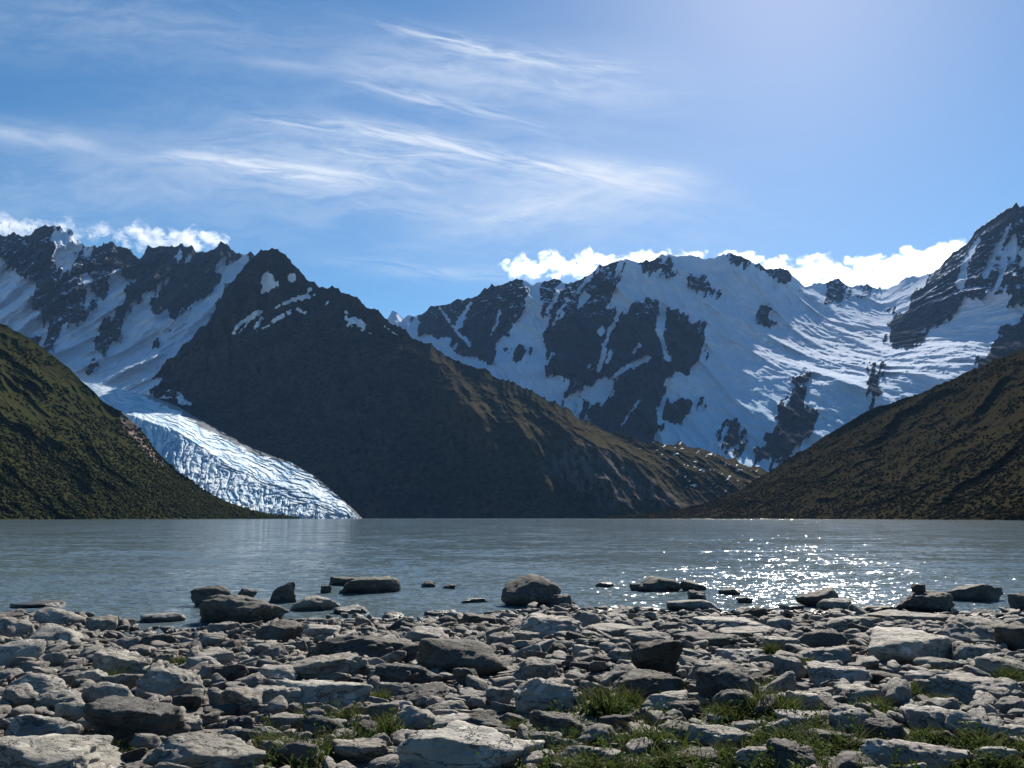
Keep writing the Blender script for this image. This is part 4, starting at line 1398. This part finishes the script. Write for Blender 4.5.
TL = []
for k, (px, bot, w, h) in enumerate(TUFTS):
    x, Yc, z = ground_hit(px, bot)
    s = Yc / FPX
    root = bpy.data.objects.new('grass_tuft', None)
    COL.objects.link(root)
    root.location = (x, Yc, z)
    root.rotation_euler = (0, 0, random.uniform(0, 6.28))
    root.scale = (w * s / 0.85, w * s / 0.85, h * s / 0.95)
    for nm, me in zip(('blades', 'leaves'), TUFT[k % 6]):
        c = bpy.data.objects.new(nm, me)
        COL.objects.link(c)
        c.parent = root
    TL.append(dict(px=px, py=bot - h / 2, w=w, h=h, o=root))
seen = set()
cand = {}
for s in TL:
    sz = 'big' if s['w'] > 52 else 'medium' if s['w'] > 34 else 'small'
    best = None
    opts = []
    for a in ANCH:
        dx, dy = s['px'] - a['px'], (s['py'] - a['py']) * 2.0
        sec = sector(dx, dy)
        closer = sum(1 for t in TL if t is not s and sector(t['px'] - a['px'], (t['py'] - a['py']) * 2.0) == sec
                     and math.hypot(t['px'] - a['px'], (t['py'] - a['py']) * 2.0) < math.hypot(dx, dy))
        opts.append((closer * 50 + math.hypot(dx, dy), closer, sec, a['short']))
    opts.sort(key=lambda t: t[0])
    for _, r, sec, nm in opts:
        lab = f"{sz} {('grass tuft', 'second tuft', 'third tuft', 'fourth tuft', 'fifth tuft')[min(r, 4)]} {sec} the {nm}"
        if lab not in seen and r < 5:
            break
    seen.add(lab)
    tag(s['o'], lab, 'grass', 'grass tufts between the shore stones')

# creeping plants over the gravel in the lower right: ground cover
out = ([], [], [])
rng = np.random.default_rng(91)
zone = [(500, 735), (560, 716), (600, 696), (680, 700), (760, 690), (830, 712), (900, 720), (1000, 728), (1060, 760), (1060, 800), (470, 800), (480, 765)]
zone2 = [(250, 735), (300, 715), (380, 712), (410, 730), (350, 770), (250, 790)]
cnt, base = 0, 0
VV, FF, AA = [], [], []
while cnt < 4500:
    px, py = rng.uniform(240, 1040), rng.uniform(690, 790)
    P_ = (np.array([[px]]), np.array([[py]]))
    if not (inside(zone, *P_)[0, 0] or inside(zone2, *P_)[0, 0]):
        continue
    if fbm(px / 22.0, py / 9.0, 5.5, 3) < 0.28:
        continue
    x, y, z = ground_hit(px, py)
    o3 = ([], [], [])
    if rng.random() < 0.6:
        leaf(rng, x, y, z + rng.uniform(0.02, 0.12), rng.uniform(0.010, 0.022), o3)
    else:
        blade(rng, x, y, rng.uniform(0.05, 0.14), rng.uniform(0.002, 0.004), 0.6, o3)
        o3[0][0][:, 2] += z
    v = np.concatenate(o3[0]); VV.append(v); FF.append(np.concatenate(o3[1]) + base); AA.append(np.concatenate(o3[2])); base += len(v)
    cnt += 1
me = mesh_from('ground_cover', np.concatenate(VV), np.concatenate(FF), LEAFY)
attr(me, 'along', np.concatenate(AA))
tag(put('ground_cover', me), 'low green creeping plants between the stones', 'ground cover', kind='stuff')


# dry flower stalks in front of the pale slabs
def stalk(px, bot, top, lean, label):
    x, Y, z = ground_hit(px, bot)
    H = (bot - top) * Y / FPX
    bm = bmesh.new()
    def twig(p0, p1, r0, r1, n=4):
        prev = None
        for i in range(n + 1):
            t = i / n
            c = [p0[j] + (p1[j] - p0[j]) * t for j in range(3)]
            c[0] += math.sin(t * 3.1) * 0.02 * H
            r = r0 + (r1 - r0) * t
            ring = [bm.verts.new((c[0] + math.cos(q * 1.2566) * r, c[1] + math.sin(q * 1.2566) * r, c[2])) for q in range(5)]
            if prev:
                for q in range(5):
                    bm.faces.new((prev[q], prev[(q + 1) % 5], ring[(q + 1) % 5], ring[q]))
            prev = ring
    twig((0, 0, -0.02), (lean * H, 0, H), 0.0035, 0.0018, 6)
    rr = random.Random(px)
    for k in range(6):
        t = rr.uniform(0.35, 0.95)
        sgn = rr.choice((-1, 1))
        twig((lean * H * t, 0, H * t), (lean * H * t + sgn * H * 0.22, rr.uniform(-0.05, 0.05), H * t + H * 0.16), 0.002, 0.0012, 3)
    me = bpy.data.meshes.new('stem'); bm.to_mesh(me); bm.free()
    me.materials.append(STALK)
    root = bpy.data.objects.new('dry_plant', None); COL.objects.link(root); root.location = (x, Y, z)
    o = bpy.data.objects.new('stem', me); COL.objects.link(o); o.parent = root
    o3 = ([], [], [])
    rng = np.random.default_rng(int(px))
    for k in range(26):
        t = rng.uniform(0.3, 1.0)
        leaf(rng, lean * H * t + rng.normal() * H * 0.12, rng.normal() * 0.03, H * t, 0.012, o3)
    ml = mesh_from('leaves', np.concatenate(o3[0]), np.concatenate(o3[1]), LEAFY); attr(ml, 'along', np.concatenate(o3[2]))
    o = bpy.data.objects.new('leaves', ml); COL.objects.link(o); o.parent = root
    tag(root, label, 'plant', 'dry plants at the lower edge')


m, nt, b = new_mat('dry_stalk')
b.inputs['Base Color'].default_value = rgb(0.09, 0.07, 0.045)
b.inputs['Roughness'].default_value = 0.8
STALK = m
stalk(428, 764, 728, 0.1, 'thin dry plant rising left over the palest flat slab')
stalk(487, 766, 730, -0.5, 'branching dry plant leaning left over the palest flat slab')
stalk(502, 768, 738, 0.3, 'short leafy plant leaning right at the end of the palest flat slab')


# ------------------------------------------------------------------ cumulus banks behind the ridges
def cloud_mat():
    m = bpy.data.materials.new('cloud_vapour')
    m.use_nodes = True
    nt = m.node_tree
    for n in list(nt.nodes):
        if n.type == 'BSDF_PRINCIPLED':
            nt.nodes.remove(n)
    v = nt.nodes.new('ShaderNodeVolumePrincipled')
    v.inputs['Color'].default_value = rgb(0.985, 0.985, 0.985)
    c = NT(nt)
    pos, _ = coords(c)
    d = c.noise(c.mapping(pos, (1.0, 0.8, 1.5)), 0.0042, 7, 0.66, 0.4)
    c.link(c.m('MULTIPLY', c.ramp(d, 0.42, 0.68), 0.0034), v.inputs['Density'])
    v.inputs['Anisotropy'].default_value = 0.65
    nt.links.new(v.outputs[0], nt.nodes['Material Output'].inputs['Volume'])
    return m


CLOUD = cloud_mat()
SC.cycles.volume_step_rate = 0.25
SC.cycles.volume_max_steps = 256


def cloud(line, Y, label, seed, thick=1.0):
    """a bank of vapour: lumps along a line, welded into one hull by remeshing"""
    rng = np.random.default_rng(seed)
    l = np.asarray(line, float)
    vs, fs, nv = [], [], 0
    V0, F0 = ICO[4]
    for px in np.arange(l[0, 0], l[-1, 0], 5.0):
        c0 = np.interp(px, l[:, 0], l[:, 1]); r0 = np.interp(px, l[:, 0], l[:, 2])
        for k in range(3):
            r = r0 * rng.uniform(0.25, 0.85) * (1 if k else 1.25)
            x, y, z = at(px + rng.normal() * 4, c0 + rng.normal() * r0 * 0.45, Y + rng.normal() * 180)
            rad = r * Y / FPX
            q = V0 * np.array([rad * 1.3, rad * 1.7 * thick, rad * 0.68])
            vs.append(q + np.array([x, y, z])); fs.append(F0 + nv); nv += len(q)
    me = mesh_from('cloud', np.concatenate(vs), np.concatenate(fs), CLOUD)
    o = put('cloud', me)
    c = np.concatenate(vs).mean(0)
    me.transform(Matrix.Translation(Vector(-c)))
    o.location = c
    md = o.modifiers.new('weld', 'REMESH'); md.mode = 'VOXEL'; md.voxel_size = 24.0
    dg = bpy.context.evaluated_depsgraph_get()
    me2 = bpy.data.meshes.new_from_object(o.evaluated_get(dg))
    o.modifiers.clear(); o.data = me2
    me2.materials.clear(); me2.materials.append(CLOUD)
    n = len(me2.vertices)
    co = np.empty(n * 3, np.float32); me2.vertices.foreach_get('co', co); co = co.reshape(-1, 3).astype(float)
    no = np.empty(n * 3, np.float32); me2.vertices.foreach_get('normal', no); no = no.reshape(-1, 3)
    dsp = fbm(co[:, 0] / 240 + seed, co[:, 1] / 300, co[:, 2] / 150, 6, 0.66) * 110
    co = co + no * dsp[:, None]
    me2.vertices.foreach_set('co', co.astype(np.float32).ravel()); me2.update()
    tag(o, label, 'cloud', 'cloud banks behind the ridges')
    return o


CY = 12500.0
cloud([(-60, 236, 9), (0, 232, 10), (40, 233, 9), (85, 232, 6), (112, 229, 3)], CY, 'small white cloud behind the snow capped left peak', 1)
cloud([(116, 236, 5), (140, 238, 11), (175, 241, 12), (205, 239, 9), (222, 242, 4)], CY, 'puffy white cloud behind the jagged peaks left of the pointed top', 2)
cloud([(502, 266, 4), (520, 267, 8), (560, 268, 11), (600, 264, 11), (640, 262, 9), (690, 257, 6), (704, 256, 3)], CY, 'long white cloud behind the left shoulder of the snowy massif', 3)
cloud([(724, 254, 4), (745, 262, 8), (775, 270, 12), (815, 281, 14), (860, 282, 13), (900, 275, 14), (935, 262, 13), (968, 246, 8)], CY, 'brightest white cloud pouring along the saddle left of the right peak', 4)
cloud([(838, 262, 2.0), (852, 261, 3), (866, 261, 1.5)], CY + 800, 'tiny wisp of cloud above the brightest cloud', 5)

# ------------------------------------------------------------------ air
HAZE = True
if HAZE:
    V8 = np.array([(x, y, z) for z in (-8.0, 2600.0) for y in (-200.0, 9600.0) for x in (-6500.0, 6500.0)])
    F6 = np.array([[0, 2, 3, 1], [4, 5, 7, 6], [0, 1, 5, 4], [2, 6, 7, 3], [0, 4, 6, 2], [1, 3, 7, 5]])
    m = bpy.data.materials.new('thin_air')
    m.use_nodes = True
    nt = m.node_tree
    for n in list(nt.nodes):
        if n.type == 'BSDF_PRINCIPLED':
            nt.nodes.remove(n)
    v = nt.nodes.new('ShaderNodeVolumePrincipled')
    v.inputs['Color'].default_value = rgb(0.30, 0.56, 1.0)
    v.inputs['Density'].default_value = 0.000013
    v.inputs['Anisotropy'].default_value = 0.0
    nt.links.new(v.outputs[0], nt.nodes['Material Output'].inputs['Volume'])
    hz = put('haze', mesh_from('haze', V8, F6, m, smooth=False))
    tag(hz, 'thin blue air between the shore and the mountains', 'haze', kind='stuff')
